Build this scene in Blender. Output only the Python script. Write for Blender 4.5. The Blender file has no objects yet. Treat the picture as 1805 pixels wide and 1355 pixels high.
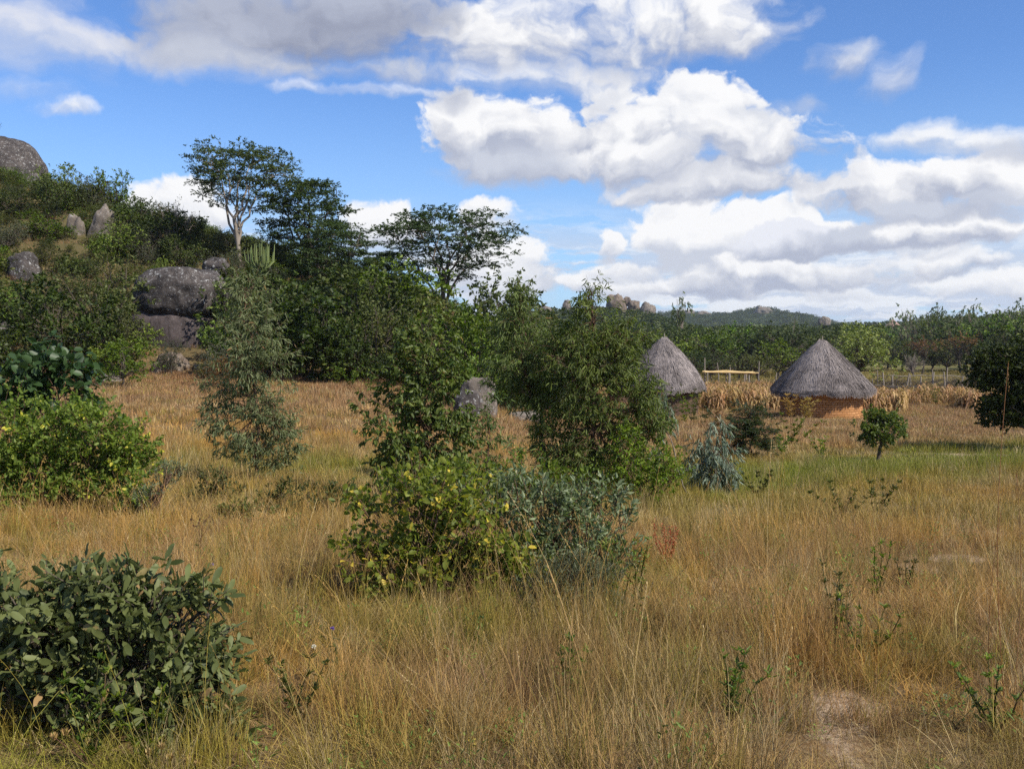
import bpy, math
import numpy as np
from mathutils import Vector, noise as mnoise
SC = bpy.context.scene
COL = SC.collection
R = math.radians
rng = np.random.default_rng(11)

# ------------------------------------------------------------------ camera
F = 1805.0; CX = 902.5; CY = 677.5; CAMZ = 1.7
PITCH = R(2.78)
cam_d = bpy.data.cameras.new('camera'); cam = bpy.data.objects.new('camera', cam_d); COL.objects.link(cam)
cam_d.sensor_width = 36; cam_d.lens = 36.0*F/1805.0; cam_d.clip_end = 12000; cam_d.clip_start = 0.05
cam.location = (0, 0, CAMZ); cam.rotation_euler = (R(90)-PITCH, 0, 0)
SC.camera = cam
cp, sp = math.cos(PITCH), math.sin(PITCH)
def ray(px, py):
    dx = (px-CX)/F; dy = (CY-py)/F
    return np.array([dx, cp+dy*sp, -sp+dy*cp])
def at(px, py, Y):
    r = ray(px, py); return r*(Y/r[1])+np.array([0, 0, CAMZ])

# ------------------------------------------------------------------ sun and exposure
SUN_EL, SUN_AZ = 43.0, 122.0          # azimuth from +Y towards +X
sd = bpy.data.lights.new('sun', 'SUN'); sun = bpy.data.objects.new('sun', sd); COL.objects.link(sun)
sd.energy = 5.0; sd.angle = R(0.53); sd.color = (1.0, 0.94, 0.84)
S = Vector((math.sin(R(SUN_AZ))*math.cos(R(SUN_EL)), math.cos(R(SUN_AZ))*math.cos(R(SUN_EL)), math.sin(R(SUN_EL))))
sun.rotation_euler = S.to_track_quat('Z', 'Y').to_euler(); sun.location = (0, 0, 40)
SC.view_settings.view_transform = 'Standard'; SC.view_settings.look = 'None'
SC.view_settings.exposure = 0.33; SC.view_settings.gamma = 1.0
SC.render.engine = 'CYCLES'
SC.cycles.max_bounces = 5; SC.cycles.diffuse_bounces = 2; SC.cycles.glossy_bounces = 1
SC.cycles.transmission_bounces = 2; SC.cycles.transparent_max_bounces = 4; SC.cycles.volume_bounces = 0
SC.cycles.use_adaptive_sampling = True; SC.cycles.adaptive_threshold = 0.02
SC.cycles.use_denoising = False; SC.cycles.caustics_reflective = False; SC.cycles.caustics_refractive = False
SC.cycles.sample_clamp_indirect = 3.0

# ------------------------------------------------------------------ node helper
class NT:
    dims = '3D'
    def __init__(s, tree): s.t = tree; s.n = tree.nodes; s.l = tree.links
    def node(s, typ, ins=None, **kw):
        nd = s.n.new(typ)
        for k, v in kw.items(): setattr(nd, k, v)
        for k, v in (ins or {}).items():
            if isinstance(v, bpy.types.NodeSocket): s.l.new(v, nd.inputs[k])
            else: nd.inputs[k].default_value = v
        return nd
    def m(s, op, a, b=None, c=None, clamp=False):
        ins = {0: a}
        if b is not None: ins[1] = b
        if c is not None: ins[2] = c
        return s.node('ShaderNodeMath', ins, operation=op, use_clamp=clamp).outputs[0]
    def vm(s, op, a, b=None, c=None, out=0):
        ins = {0: a}
        if b is not None: ins[1] = b
        if c is not None: ins[2] = c
        return s.node('ShaderNodeVectorMath', ins, operation=op).outputs[out]
    def mix(s, f, a, b, typ='MIX'):
        nd = s.n.new('ShaderNodeMix'); nd.data_type = 'RGBA'; nd.blend_type = typ
        for i, v in ((0, f), (6, a), (7, b)):
            if isinstance(v, bpy.types.NodeSocket): s.l.new(v, nd.inputs[i])
            else: nd.inputs[i].default_value = v if i == 0 else (tuple(v)+(1,))[:4]
        return nd.outputs[2]
    def step(s, x, a, b, lo=0.0, hi=1.0, smooth=True):
        nd = s.node('ShaderNodeMapRange', {0: x, 1: a, 2: b, 3: lo, 4: hi})
        nd.interpolation_type = 'SMOOTHSTEP' if smooth else 'LINEAR'; nd.clamp = True
        return nd.outputs[0]
    def noise(s, v, scale, detail=4, rough=0.5, out='Fac', dist=0.0, dims=None):
        nd = s.node('ShaderNodeTexNoise', {}, noise_dimensions=dims or s.dims)
        if v is not None: s.l.new(v, nd.inputs['Vector'])
        nd.inputs['Scale'].default_value = scale; nd.inputs['Detail'].default_value = detail
        nd.inputs['Roughness'].default_value = rough; nd.inputs['Distortion'].default_value = dist
        return nd.outputs[out]

# ------------------------------------------------------------------ sky: Nishita plus cumulus laid out by direction
W = bpy.data.worlds.new('World'); SC.world = W; W.use_nodes = True
W.cycles.sampling_method = 'NONE'
wt = NT(W.node_tree); wt.dims = '2D'; W.node_tree.nodes.clear()
sky = wt.node('ShaderNodeTexSky', sky_type='NISHITA'); sky.sun_disc = False
sky.sun_elevation = R(SUN_EL); sky.sun_rotation = R(SUN_AZ); sky.altitude = 1200; sky.air_density = 1.0; sky.dust_density = 0.3; sky.ozone_density = 2.0
tc = wt.node('ShaderNodeTexCoord')
dirv = wt.vm('NORMALIZE', tc.outputs['Generated'])
sx = wt.node('ShaderNodeSeparateXYZ', {0: dirv})
az = wt.m('ARCTAN2', sx.outputs[0], sx.outputs[1]); el = wt.m('ARCSINE', sx.outputs[2])
P0 = wt.node('ShaderNodeCombineXYZ', {0: az, 1: el}).outputs[0]
warp = wt.noise(P0, 7.0, 3, 0.55, 'Color')
warp2 = wt.noise(P0, 26.0, 4, 0.6, 'Color')
wamp = wt.node('ShaderNodeCombineXYZ', {0: wt.step(el, 0.0, 0.25, 0.05, 0.095), 1: wt.step(el, 0.0, 0.25, 0.016, 0.05)}).outputs[0]
P1 = wt.vm('MULTIPLY_ADD', wt.vm('SUBTRACT', warp, (0.5, 0.5, 0.5)), wamp, P0)
P1 = wt.vm('MULTIPLY_ADD', wt.vm('SUBTRACT', warp2, (0.5, 0.5, 0.5)), (0.028, 0.018, 0), P1)
Ps = wt.vm('MULTIPLY', P1, (1.0, 1.5, 1.0))
def puff(Pv, det):
    f_ = wt.noise(Pv, 11.0, det, 0.58)
    vo = wt.node('ShaderNodeTexVoronoi', {'Vector': Pv, 'Scale': 17.0, 'Detail': 2.0, 'Roughness': .55}, voronoi_dimensions='2D')
    vo.normalize = True
    return wt.m('ADD', wt.m('MULTIPLY', f_, .72), wt.m('MULTIPLY', wt.m('SUBTRACT', 1.0, wt.m('MULTIPLY', vo.outputs['Distance'], 1.5)), .30))
N1 = puff(Ps, 8)
Psh = wt.vm('ADD', Ps, (0.008, 0.016, 0))
N2 = puff(Psh, 4)
relief = wt.m('SUBTRACT', N1, N2)
blue = wt.mix(1.0, sky.outputs[0], (0.86, 1.18, 1.64), 'MULTIPLY')
cg = bpy.data.node_groups.new('cloud', 'ShaderNodeTree')
for nm, ty in (('Under', 'NodeSocketColor'), ('P', 'NodeSocketVector'), ('N', 'NodeSocketFloat'), ('Relief', 'NodeSocketFloat'),
               ('C', 'NodeSocketVector'), ('Inv', 'NodeSocketVector'), ('Dark', 'NodeSocketColor'), ('Bright', 'NodeSocketColor'),
               ('Soft', 'NodeSocketFloat'), ('Amp', 'NodeSocketFloat'), ('Opac', 'NodeSocketFloat')):
    cg.interface.new_socket(nm, in_out='INPUT', socket_type=ty)
cg.interface.new_socket('Color', in_out='OUTPUT', socket_type='NodeSocketColor')
g = NT(cg); gi = g.node('NodeGroupInput'); go = g.node('NodeGroupOutput'); I = gi.outputs
q = g.vm('MULTIPLY', g.vm('SUBTRACT', I['P'], I['C']), I['Inv'])
qs = g.node('ShaderNodeSeparateXYZ', {0: q})
qy = g.m('ADD', g.m('MAXIMUM', qs.outputs[1], 0.0), g.m('MULTIPLY', g.m('MINIMUM', qs.outputs[1], 0.0), 1.6))
r2 = g.m('ADD', g.m('MULTIPLY', qs.outputs[0], qs.outputs[0]), g.m('MULTIPLY', qy, qy))
nn = g.m('SUBTRACT', I['N'], 0.5)
dens = g.m('ADD', g.m('SUBTRACT', 1.0, r2), g.m('MULTIPLY', nn, g.m('MULTIPLY', I['Amp'], 1.9)))
alpha = g.m('MULTIPLY', g.step(dens, 0.0, g.m('MULTIPLY', I['Soft'], g.m('MULTIPLY_ADD', g.m('MINIMUM', qs.outputs[1], 0.35), -1.6, 2.5))), I['Opac'])
shade = g.m('MULTIPLY_ADD', g.m('ADD', qs.outputs[1], g.m('MULTIPLY', nn, 1.3)), 0.95, 0.40)
shade = g.m('ADD', g.step(shade, 0.0, 1.0), g.m('MULTIPLY', I['Relief'], 2.1), clamp=True)
cc = g.mix(shade, I['Dark'], I['Bright'])
g.l.new(g.mix(alpha, I['Under'], cc), go.inputs[0])
def cloud(under, px, py, rx, ry, dark=(.36, .40, .52), bright=(.93, .95, 1.0), soft=.5, amp=2.2, opac=1.0):
    d = ray(px, py); d = d/np.linalg.norm(d)
    c = (math.atan2(d[0], d[1]), math.asin(d[2]), 0)
    nd = wt.n.new('ShaderNodeGroup'); nd.node_tree = cg
    wt.l.new(under, nd.inputs['Under']); wt.l.new(P1, nd.inputs['P']); wt.l.new(N1, nd.inputs['N']); wt.l.new(relief, nd.inputs['Relief'])
    nd.inputs['C'].default_value = c; nd.inputs['Inv'].default_value = (F/rx, F/ry, 0)
    k = 10.0
    nd.inputs['Dark'].default_value = tuple(v*k for v in dark)+(1,); nd.inputs['Bright'].default_value = tuple(v*k for v in bright)+(1,)
    nd.inputs['Soft'].default_value = soft; nd.inputs['Amp'].default_value = amp; nd.inputs['Opac'].default_value = opac
    return nd.outputs[0]
c = blue
# haze-pale air close to the horizon, then thin far cloud streaks
c = wt.mix(wt.step(el, 0.26, -0.02, 0.0, 0.65), c, (4.6, 6.9, 9.6))
P2 = wt.vm('MULTIPLY_ADD', wt.vm('SUBTRACT', warp2, (0.5, 0.5, 0.5)), (0.05, 0.010, 0), P0)
stre = wt.noise(wt.vm('MULTIPLY', P2, (5.0, 26.0, 1.0)), 1.7, 6, 0.60)
stre2 = wt.noise(wt.vm('MULTIPLY', P2, (9.0, 40.0, 1.0)), 1.3, 5, 0.62)
c = wt.mix(wt.m('MULTIPLY', wt.step(wt.m('ADD', stre, wt.step(az, -.1, .15, 0, .12)), 0.44, 0.58), wt.step(el, 0.14, 0.05)), c, wt.mix(wt.step(stre2, .42, .60), (6.0, 6.8, 8.3), (9.0, 9.3, 9.8)))
# sky outside the photograph: broken cumulus all round
gen = wt.noise(wt.vm('MULTIPLY', P1, (1.0, 2.0, 1.0)), 3.2, 6, 0.55)
outv = wt.m('MAXIMUM', wt.step(wt.m('ABSOLUTE', az), 0.50, 0.75), wt.step(el, 0.42, 0.65))
c = wt.mix(wt.m('MULTIPLY', wt.m('MULTIPLY', wt.step(gen, 0.52, 0.62), outv), wt.step(el, 0.0, 0.06)), c, wt.mix(wt.m('ADD', wt.m('MULTIPLY', relief, 3.5), 0.55, clamp=True), (4.2, 4.6, 5.6), (9, 9.2, 9.6)))
G1 = (.47, .51, .63); G2 = (.30, .33, .44); WH = (.99, .99, 1.0); LG = (.62, .66, .76); G0 = (.46, .50, .62)
CL = [
 (300, 385, 130, 60, LG, WH, .3, 2.2), (700, 410, 100, 50, LG, WH, .3, 2.2), (865, 392, 60, 34, LG, WH, .4, 2.2),
 (905, 490, 105, 80, LG, WH, .2, 2.0), (1060, 510, 90, 34, LG, WH, .3, 2.2), (1068, 448, 30, 50, LG, WH, .3, 2.2), (1110, 480, 70, 36, LG, WH, .25, 2.2),
 (1290, 505, 170, 34, G1, WH, .25, 2.2), (1470, 520, 90, 22, LG, WH, .4, 2.6, .8), (1690, 512, 110, 26, LG, WH, .4, 2.6, .8),
 (1230, 440, 115, 92, LG, WH, .18, 1.9), (1330, 425, 140, 70, LG, WH, .18, 1.9),
 (1395, 492, 190, 46, G1, WH, .25, 2.2), (1560, 478, 110, 30, LG, WH, .4, 2.6, .85), (1700, 468, 80, 30, G1, WH, .35, 2.6, .85), (1640, 440, 90, 26, LG, WH, .5, 2.4, .8),
 (1400, 438, 98, 40, G1, (.86, .88, .95), .2, 1.7), (1560, 425, 130, 26, G1, LG, .4, 2.2), (1700, 415, 120, 34, G1, WH, .3, 2.2), (1795, 505, 50, 34, LG, WH, .25, 1.8),
 (1770, 350, 110, 56, LG, WH, .22, 1.9), (1590, 350, 160, 54, G1, WH, .25, 1.9), (1290, 330, 220, 50, G1, WH, .25, 1.9), (1700, 380, 140, 30, G1, LG, .4, 2.0),
 (1370, 285, 150, 62, G1, WH, .25, 2.0), (1690, 265, 110, 42, LG, (.92, .94, .98), .6, 1.8), (1790, 285, 70, 24, G1, LG, .8, 1.8),
 (980, 270, 250, 92, G0, WH, .22, 1.9), (1190, 215, 180, 90, LG, WH, .22, 1.9), (850, 245, 110, 90, G1, WH, .25, 1.9), (1060, 250, 120, 76, G1, WH, .3, 1.6), (1120, 300, 210, 58, G1, WH, .3, 1.6), (1235, 262, 110, 66, G1, WH, .5, 1.2), (890, 305, 150, 52, G0, LG, .5, 1.5), (1010, 150, 240, 46, LG, WH, .6, 1.5), 
 (812, 182, 66, 34, G0, G1, .8, 1.8, .95), (1030, 195, 80, 30, G1, LG, .9, 1.8, .8),
 (960, 75, 380, 84, G1, WH, .5, 1.7), (1240, 50, 170, 90, G1, WH, .5, 1.7), (1060, 128, 190, 30, G1, LG, .8, 1.6, .8), (640, 130, 190, 34, G1, LG, .6, 1.6),
 (330, 110, 220, 62, LG, (.80, .82, .9), .8, 1.7), (520, 62, 300, 100, G2, G0, .4, 1.1), (620, 20, 220, 66, G2, G0, .5, 1.2), (330, 90, 160, 60, G0, G1, .6, 1.2), (420, 110, 190, 40, G1, LG, .8, 1.6, .8), (620, 160, 160, 18, LG, (.9, .92, .98), .8, 1.8, .9),
 (50, 80, 170, 100, LG, (.78, .80, .88), .8, 1.4), (80, 198, 62, 24, LG, (.93, .95, .99), .7, 1.7), (20, 165, 80, 30, LG, (.8, .84, .92), .9, 1.6, .8),
 (1505, 118, 66, 50, G1, (.78, .81, .88), .7, 1.2, .9), (1600, 148, 50, 56, G1, (.84, .86, .93), .7, 1.2, .9), (1448, 190, 24, 34, LG, LG, 1.0, 1.4, .6), (1390, 205, 110, 30, LG, LG, 1.0, 2.0, .45),
]
for a in CL:
    c = cloud(c, *a)
below = wt.mix(wt.step(el, -0.002, -0.03), c, (2.2, 2.0, 1.5))
bg = wt.node('ShaderNodeBackground', {0: below, 1: 0.0796})
wo = wt.node('ShaderNodeOutputWorld', {0: bg.outputs[0]})

# ------------------------------------------------------------------ object helpers
def tag(o, label=None, cat=None, group=None, kind=None):
    if label: o['label'] = label
    if cat: o['category'] = cat
    if group: o['group'] = group
    if kind: o['kind'] = kind
    return o
def link(name, data, parent=None, loc=None, rot=None, scale=None):
    o = bpy.data.objects.new(name, data); COL.objects.link(o)
    if parent is not None: o.parent = parent
    if loc is not None: o.location = loc
    if rot is not None: o.rotation_euler = rot
    if scale is not None: o.scale = scale
    return o
class MB:
    """collects vertices and faces (numpy) and a per-vertex tone value"""
    def __init__(s): s.v = []; s.f = []; s.t = []; s.n = 0
    def add(s, v, f, tone=0.5):
        v = np.asarray(v, float).reshape(-1, 3); f = np.asarray(f, int)
        s.v.append(v); s.f.append(f+s.n)
        s.t.append(np.broadcast_to(np.asarray(tone, float), (len(v),)).copy()); s.n += len(v)
    def mesh(s, name, mat, smooth=False):
        me = bpy.data.meshes.new(name)
        V = np.concatenate(s.v); fl = [f for f in s.f if len(f)]
        tot = sum(f.size for f in fl); cnt = sum(len(f) for f in fl)
        li = np.concatenate([f.ravel() for f in fl]); sz = np.concatenate([np.full(len(f), f.shape[1]) for f in fl])
        me.vertices.add(len(V)); me.vertices.foreach_set('co', V.astype(np.float32).ravel())
        me.loops.add(tot); me.loops.foreach_set('vertex_index', li.astype(np.int32))
        me.polygons.add(cnt); st = np.concatenate([[0], np.cumsum(sz)[:-1]])
        me.polygons.foreach_set('loop_start', st.astype(np.int32)); me.polygons.foreach_set('loop_total', sz.astype(np.int32))
        if smooth: me.polygons.foreach_set('use_smooth', np.ones(cnt, bool))
        me.update(calc_edges=True)
        a = me.attributes.new('v', 'FLOAT', 'POINT'); a.data.foreach_set('value', np.concatenate(s.t).astype(np.float32))
        if mat: me.materials.append(mat)
        return me
    def obj(s, name, mat, parent=None, smooth=False, **kw):
        return link(name, s.mesh(name, mat, smooth), parent, **kw)
def unit(a): return a/np.maximum(np.linalg.norm(a, axis=-1, keepdims=True), 1e-9)
def tube(mb, pts, rad, sides=6, tone=0.5, cap=False):
    pts = np.asarray(pts, float); n = len(pts); rad = np.broadcast_to(rad, (n,))
    T = unit(np.gradient(pts, axis=0)); ref = np.array([0.31, 0.95, 0.05]) if abs(T[0][2]) > .7 else np.array([0, 0.05, 1.0])
    A = unit(np.cross(T, ref)); B = np.cross(T, A)
    th = np.linspace(0, 2*np.pi, sides, endpoint=False)
    V = pts[:, None]+rad[:, None, None]*(A[:, None]*np.cos(th)[None, :, None]+B[:, None]*np.sin(th)[None, :, None])
    i = np.arange(n-1)[:, None]*sides; j = np.arange(sides)[None]; k = (j+1) % sides
    mb.add(V.reshape(-1, 3), np.stack([i+j, i+k, i+sides+k, i+sides+j], -1).reshape(-1, 4), tone)
    if cap: mb.add(V[-1], [list(range(sides))], tone); mb.add(V[0], [list(range(sides))][::-1], tone)
# leaf outlines: base, tip, two pairs of side points (folded along the midrib)
TM = {
 'lance': np.array([[0, 0, 0], [1, 0, -.22], [.3, .5, .02], [.68, .34, -.06], [.3, -.5, .02], [.68, -.34, -.06]]),
 'ovate': np.array([[0, 0, 0], [1, 0, -.10], [.28, .5, .07], [.7, .42, .03], [.28, -.5, .07], [.7, -.42, .03]]),
 'obov': np.array([[0, 0, 0], [1, 0, -.02], [.35, .3, .04], [.8, .5, .06], [.35, -.3, .04], [.8, -.5, .06]]),
}
_st = [(.12, .22), (.32, .40), (.55, .50), (.76, .46), (.91, .28)]
TM['big'] = np.array([[0, 0, 0], [1, 0, -.06]]+[[a, sg*w*(1.0), .10*w+.03*math.sin(a*9+sg)] for a, w in _st for sg in (1, -1)]+[[a, 0, .05*math.sin(a*3.1)-.02] for a, w in _st])
_bf = [[0, 2, 12, 12], [0, 12, 3, 3]]
BIGF = np.array([[2+2*k, 4+2*k, 13+k, 12+k] for k in range(4)]+[[12+k, 13+k, 5+2*k, 3+2*k] for k in range(4)]+[[0, 2, 12, 3], [10, 1, 11, 16]])
TMF = np.array([[0, 2, 3, 1], [0, 1, 5, 4]])
DIA = np.array([[0, 0, 0], [.5, .5, .05], [1, 0, 0], [.5, -.5, .05]]); DIAF = np.array([[0, 3, 2, 1]])
def leaves(mb, P, D, N, L, Wd, kind, tone):
    D = unit(D); Sd = unit(np.cross(D, N)); N = np.cross(Sd, D)
    T, Fc = (DIA, DIAF) if kind == 'dia' else (TM[kind], BIGF if kind == 'big' else TMF)
    L = np.broadcast_to(L, (len(P),)); Wd = np.broadcast_to(Wd, (len(P),))
    V = P[:, None]+D[:, None]*(T[None, :, 0:1]*L[:, None, None])+Sd[:, None]*(T[None, :, 1:2]*Wd[:, None, None])+N[:, None]*(T[None, :, 2:3]*L[:, None, None])
    k = len(T); Fa = (np.arange(len(P))*k)[:, None, None]+Fc[None]
    mb.add(V.reshape(-1, 3), Fa.reshape(-1, Fc.shape[1]), np.repeat(tone, k))
def rdir(n): return unit(rng.normal(size=(n, 3)))
def crown(mb, clumps, n, L, Wd, kind='ovate', mode='out', per=9, tw=0.16, shell=2.6, tb=None, twigr=0.003, spread=.9, vary=.35, tone=(0, 1), gap=-.10, shoots=.10):
    """clumps: rows (x,y,z,rx,ry,rz) in metres. Leaves sit on twigs spread through each clump."""
    cl = np.asarray(clumps, float); wgt = (cl[:, 3]*cl[:, 5])**1.0; wgt = wgt/wgt.sum()
    nc = max(1, int(n/per))
    ci = rng.choice(len(cl), nc, p=wgt)
    u = rdir(nc); r = rng.random(nc)**(1/shell)
    lump = np.array([mnoise.noise(Vector(a*2.3+b)) for a, b in zip(u, cl[ci][:, :3])])
    r = r*(1+0.55*lump)
    sh_ = rng.random(nc) < shoots; r = np.where(sh_, 1.0+.45*rng.random(nc), r)
    c = cl[ci][:, :3]+u*r[:, None]*cl[ci][:, 3:6]
    fr = 1.15/np.median(cl[:, 3])
    gn = np.array([mnoise.noise(Vector((a[0]*fr, a[1]*fr, a[2]*fr*1.3))) for a in c])
    ok = gn > gap
    ci, u, r, c, sh_ = ci[ok], u[ok], r[ok], c[ok], sh_[ok]; nc = len(c)
    up = np.array([0, 0, 1.0])
    if mode == 'out': td = unit(u+up*.35+rdir(nc)*.6)
    elif mode == 'up': td = unit(u*.5+up*.9+rdir(nc)*.4)
    elif mode == 'euc': td = unit(u*.9+up*.15+rdir(nc)*.6)
    elif mode == 'droop': td = unit(u*.35-up*.9+rdir(nc)*.4)
    elif mode == 'pad': td = unit(u*np.array([1, 1, .3])+rdir(nc)*np.array([.7, .7, .3]))
    elif mode == 'flat': td = unit(u*np.array([1, 1, .1])+rdir(nc)*np.array([.7, .7, .12]))
    else: td = rdir(nc)
    td = unit(td+sh_[:, None]*(u*.6+up*.7))
    if tb is not None:
        for k in range(nc):
            if rng.random() < .5: tube(tb, [c[k]-td[k]*tw*.6, c[k]+td[k]*tw], [twigr*1.4, twigr*.5], 3, rng.random())
    P = np.repeat(c, per, 0)+np.repeat(td, per, 0)*(rng.random((nc*per, 1))*tw)+rdir(nc*per)*tw*.12
    m = len(P); tdr = np.repeat(td, per, 0)
    if mode == 'droop': D = unit(tdr*.8+rdir(m)*.55-up*.55); N = unit(rdir(m)*np.array([1, 1, .4]))
    elif mode == 'euc': D = unit(tdr*.45+rdir(m)*.65-up*.75); N = unit(rdir(m)+np.array([.3, -.5, .2]))
    elif mode == 'flat': D = unit(tdr+rdir(m)*np.array([.9, .9, .2])); N = unit(up+rdir(m)*.35)
    elif mode == 'pad': D = unit(tdr+rdir(m)*np.array([.9, .9, .45])); N = unit(up*.9+rdir(m)*.75)
    elif mode == 'up': D = unit(tdr*.8+rdir(m)*spread); N = unit(up*.3+rdir(m)*.9)
    else: D = unit(tdr*.6+rdir(m)*spread); N = unit(up*.7+rdir(m)*.75)
    ct = np.repeat(rng.random(nc), per)
    t = np.clip(ct*.5+rng.random(m)*.5, 0, 1)*(tone[1]-tone[0])+tone[0]
    sc = 1+vary*(rng.random(m)*2-1)
    leaves(mb, P, D, N, L*sc, Wd*sc, kind, t)
def limb(tb, a, b, r0, r1, n=6, wob=.06, sides=6, sag=0.0):
    a = np.asarray(a, float); b = np.asarray(b, float); t = np.linspace(0, 1, n)[:, None]
    d = np.linalg.norm(b-a); p = a+(b-a)*t
    off = np.cumsum(rng.normal(size=(n, 3)), 0)*d*wob*.5; off -= off[-1]*t; off[0] = 0
    p = p+off; p[:, 2] += (np.sin(np.pi*t[:, 0])*d*sag)
    tube(tb, p, r0+(r1-r0)*np.linspace(0, 1, n)**.8, sides, rng.random()); return p

# ------------------------------------------------------------------ materials
def newmat(name):
    m = bpy.data.materials.new(name); m.use_nodes = True; m.node_tree.nodes.clear(); t = NT(m.node_tree)
    out = t.node('ShaderNodeOutputMaterial'); return m, t, out
def leafmat(name, a, b, rare=None, rough=.45, spec=.35, trans=.28, tcol=1.25, rt=.90, vb=.60, vr=.50):
    m, t, out = newmat(name)
    at_ = t.node('ShaderNodeAttribute', attribute_name='v'); v = at_.outputs['Fac']
    oi = t.node('ShaderNodeObjectInfo').outputs['Random']
    col = t.mix(v, a, b)
    if rare: col = t.mix(t.step(v, rt, rt+.03), col, rare)
    geo = t.node('ShaderNodeNewGeometry')
    col = t.mix(t.m('MULTIPLY', geo.outputs['Backfacing'], .35), col, tuple(min(1, x*1.5+.02) for x in b))
    hs = t.node('ShaderNodeHueSaturation', {0: t.m('MULTIPLY_ADD', t.m('FRACT', t.m('MULTIPLY', oi, 7.3)), .035, .478), 1: t.m('MULTIPLY_ADD', oi, -.15, 1.08), 2: t.m('MULTIPLY_ADD', t.m('FRACT', t.m('MULTIPLY', oi, 13.7)), vr, vb), 4: col})
    pr = t.node('ShaderNodeBsdfPrincipled', {'Base Color': hs.outputs[0], 'Roughness': rough, 'Specular IOR Level': spec})
    tr = t.node('ShaderNodeBsdfTranslucent', {0: t.mix(1.0, hs.outputs[0], (tcol*1.1, tcol*1.25, tcol*.6), 'MULTIPLY')})
    ms = t.node('ShaderNodeMixShader', {0: trans, 1: pr.outputs[0], 2: tr.outputs[0]})
    t.l.new(ms.outputs[0], out.inputs[0]); return m
def plainmat(name, a, b, scale=8, rough=.85, spec=.2, bump=.3, stretch=(1, 1, 1)):
    m, t, out = newmat(name)
    tcn = t.node('ShaderNodeTexCoord'); P = t.vm('MULTIPLY', tcn.outputs['Object'], stretch)
    n = t.noise(P, scale, 6, .6); v = t.node('ShaderNodeAttribute', attribute_name='v').outputs['Fac']
    f = t.m('ADD', t.m('MULTIPLY', t.step(n, .3, .7), .6), t.m('MULTIPLY', v, .4))
    bp = t.node('ShaderNodeBump', {'Strength': bump, 'Distance': .02, 'Height': n})
    pr = t.node('ShaderNodeBsdfPrincipled', {'Base Color': t.mix(f, a, b), 'Roughness': rough, 'Specular IOR Level': spec, 'Normal': bp.outputs[0]})
    t.l.new(pr.outputs[0], out.inputs[0]); return m
BARK = plainmat('bark_grey', (.05, .038, .028), (.13, .105, .08), 14, stretch=(1, 1, .3))
BARKP = plainmat('bark_pale', (.14, .115, .09), (.31, .26, .21), 9, stretch=(1, 1, .3))
BARKR = plainmat('bark_red', (.09, .05, .032), (.18, .11, .07), 20, stretch=(1, 1, .3))
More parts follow.
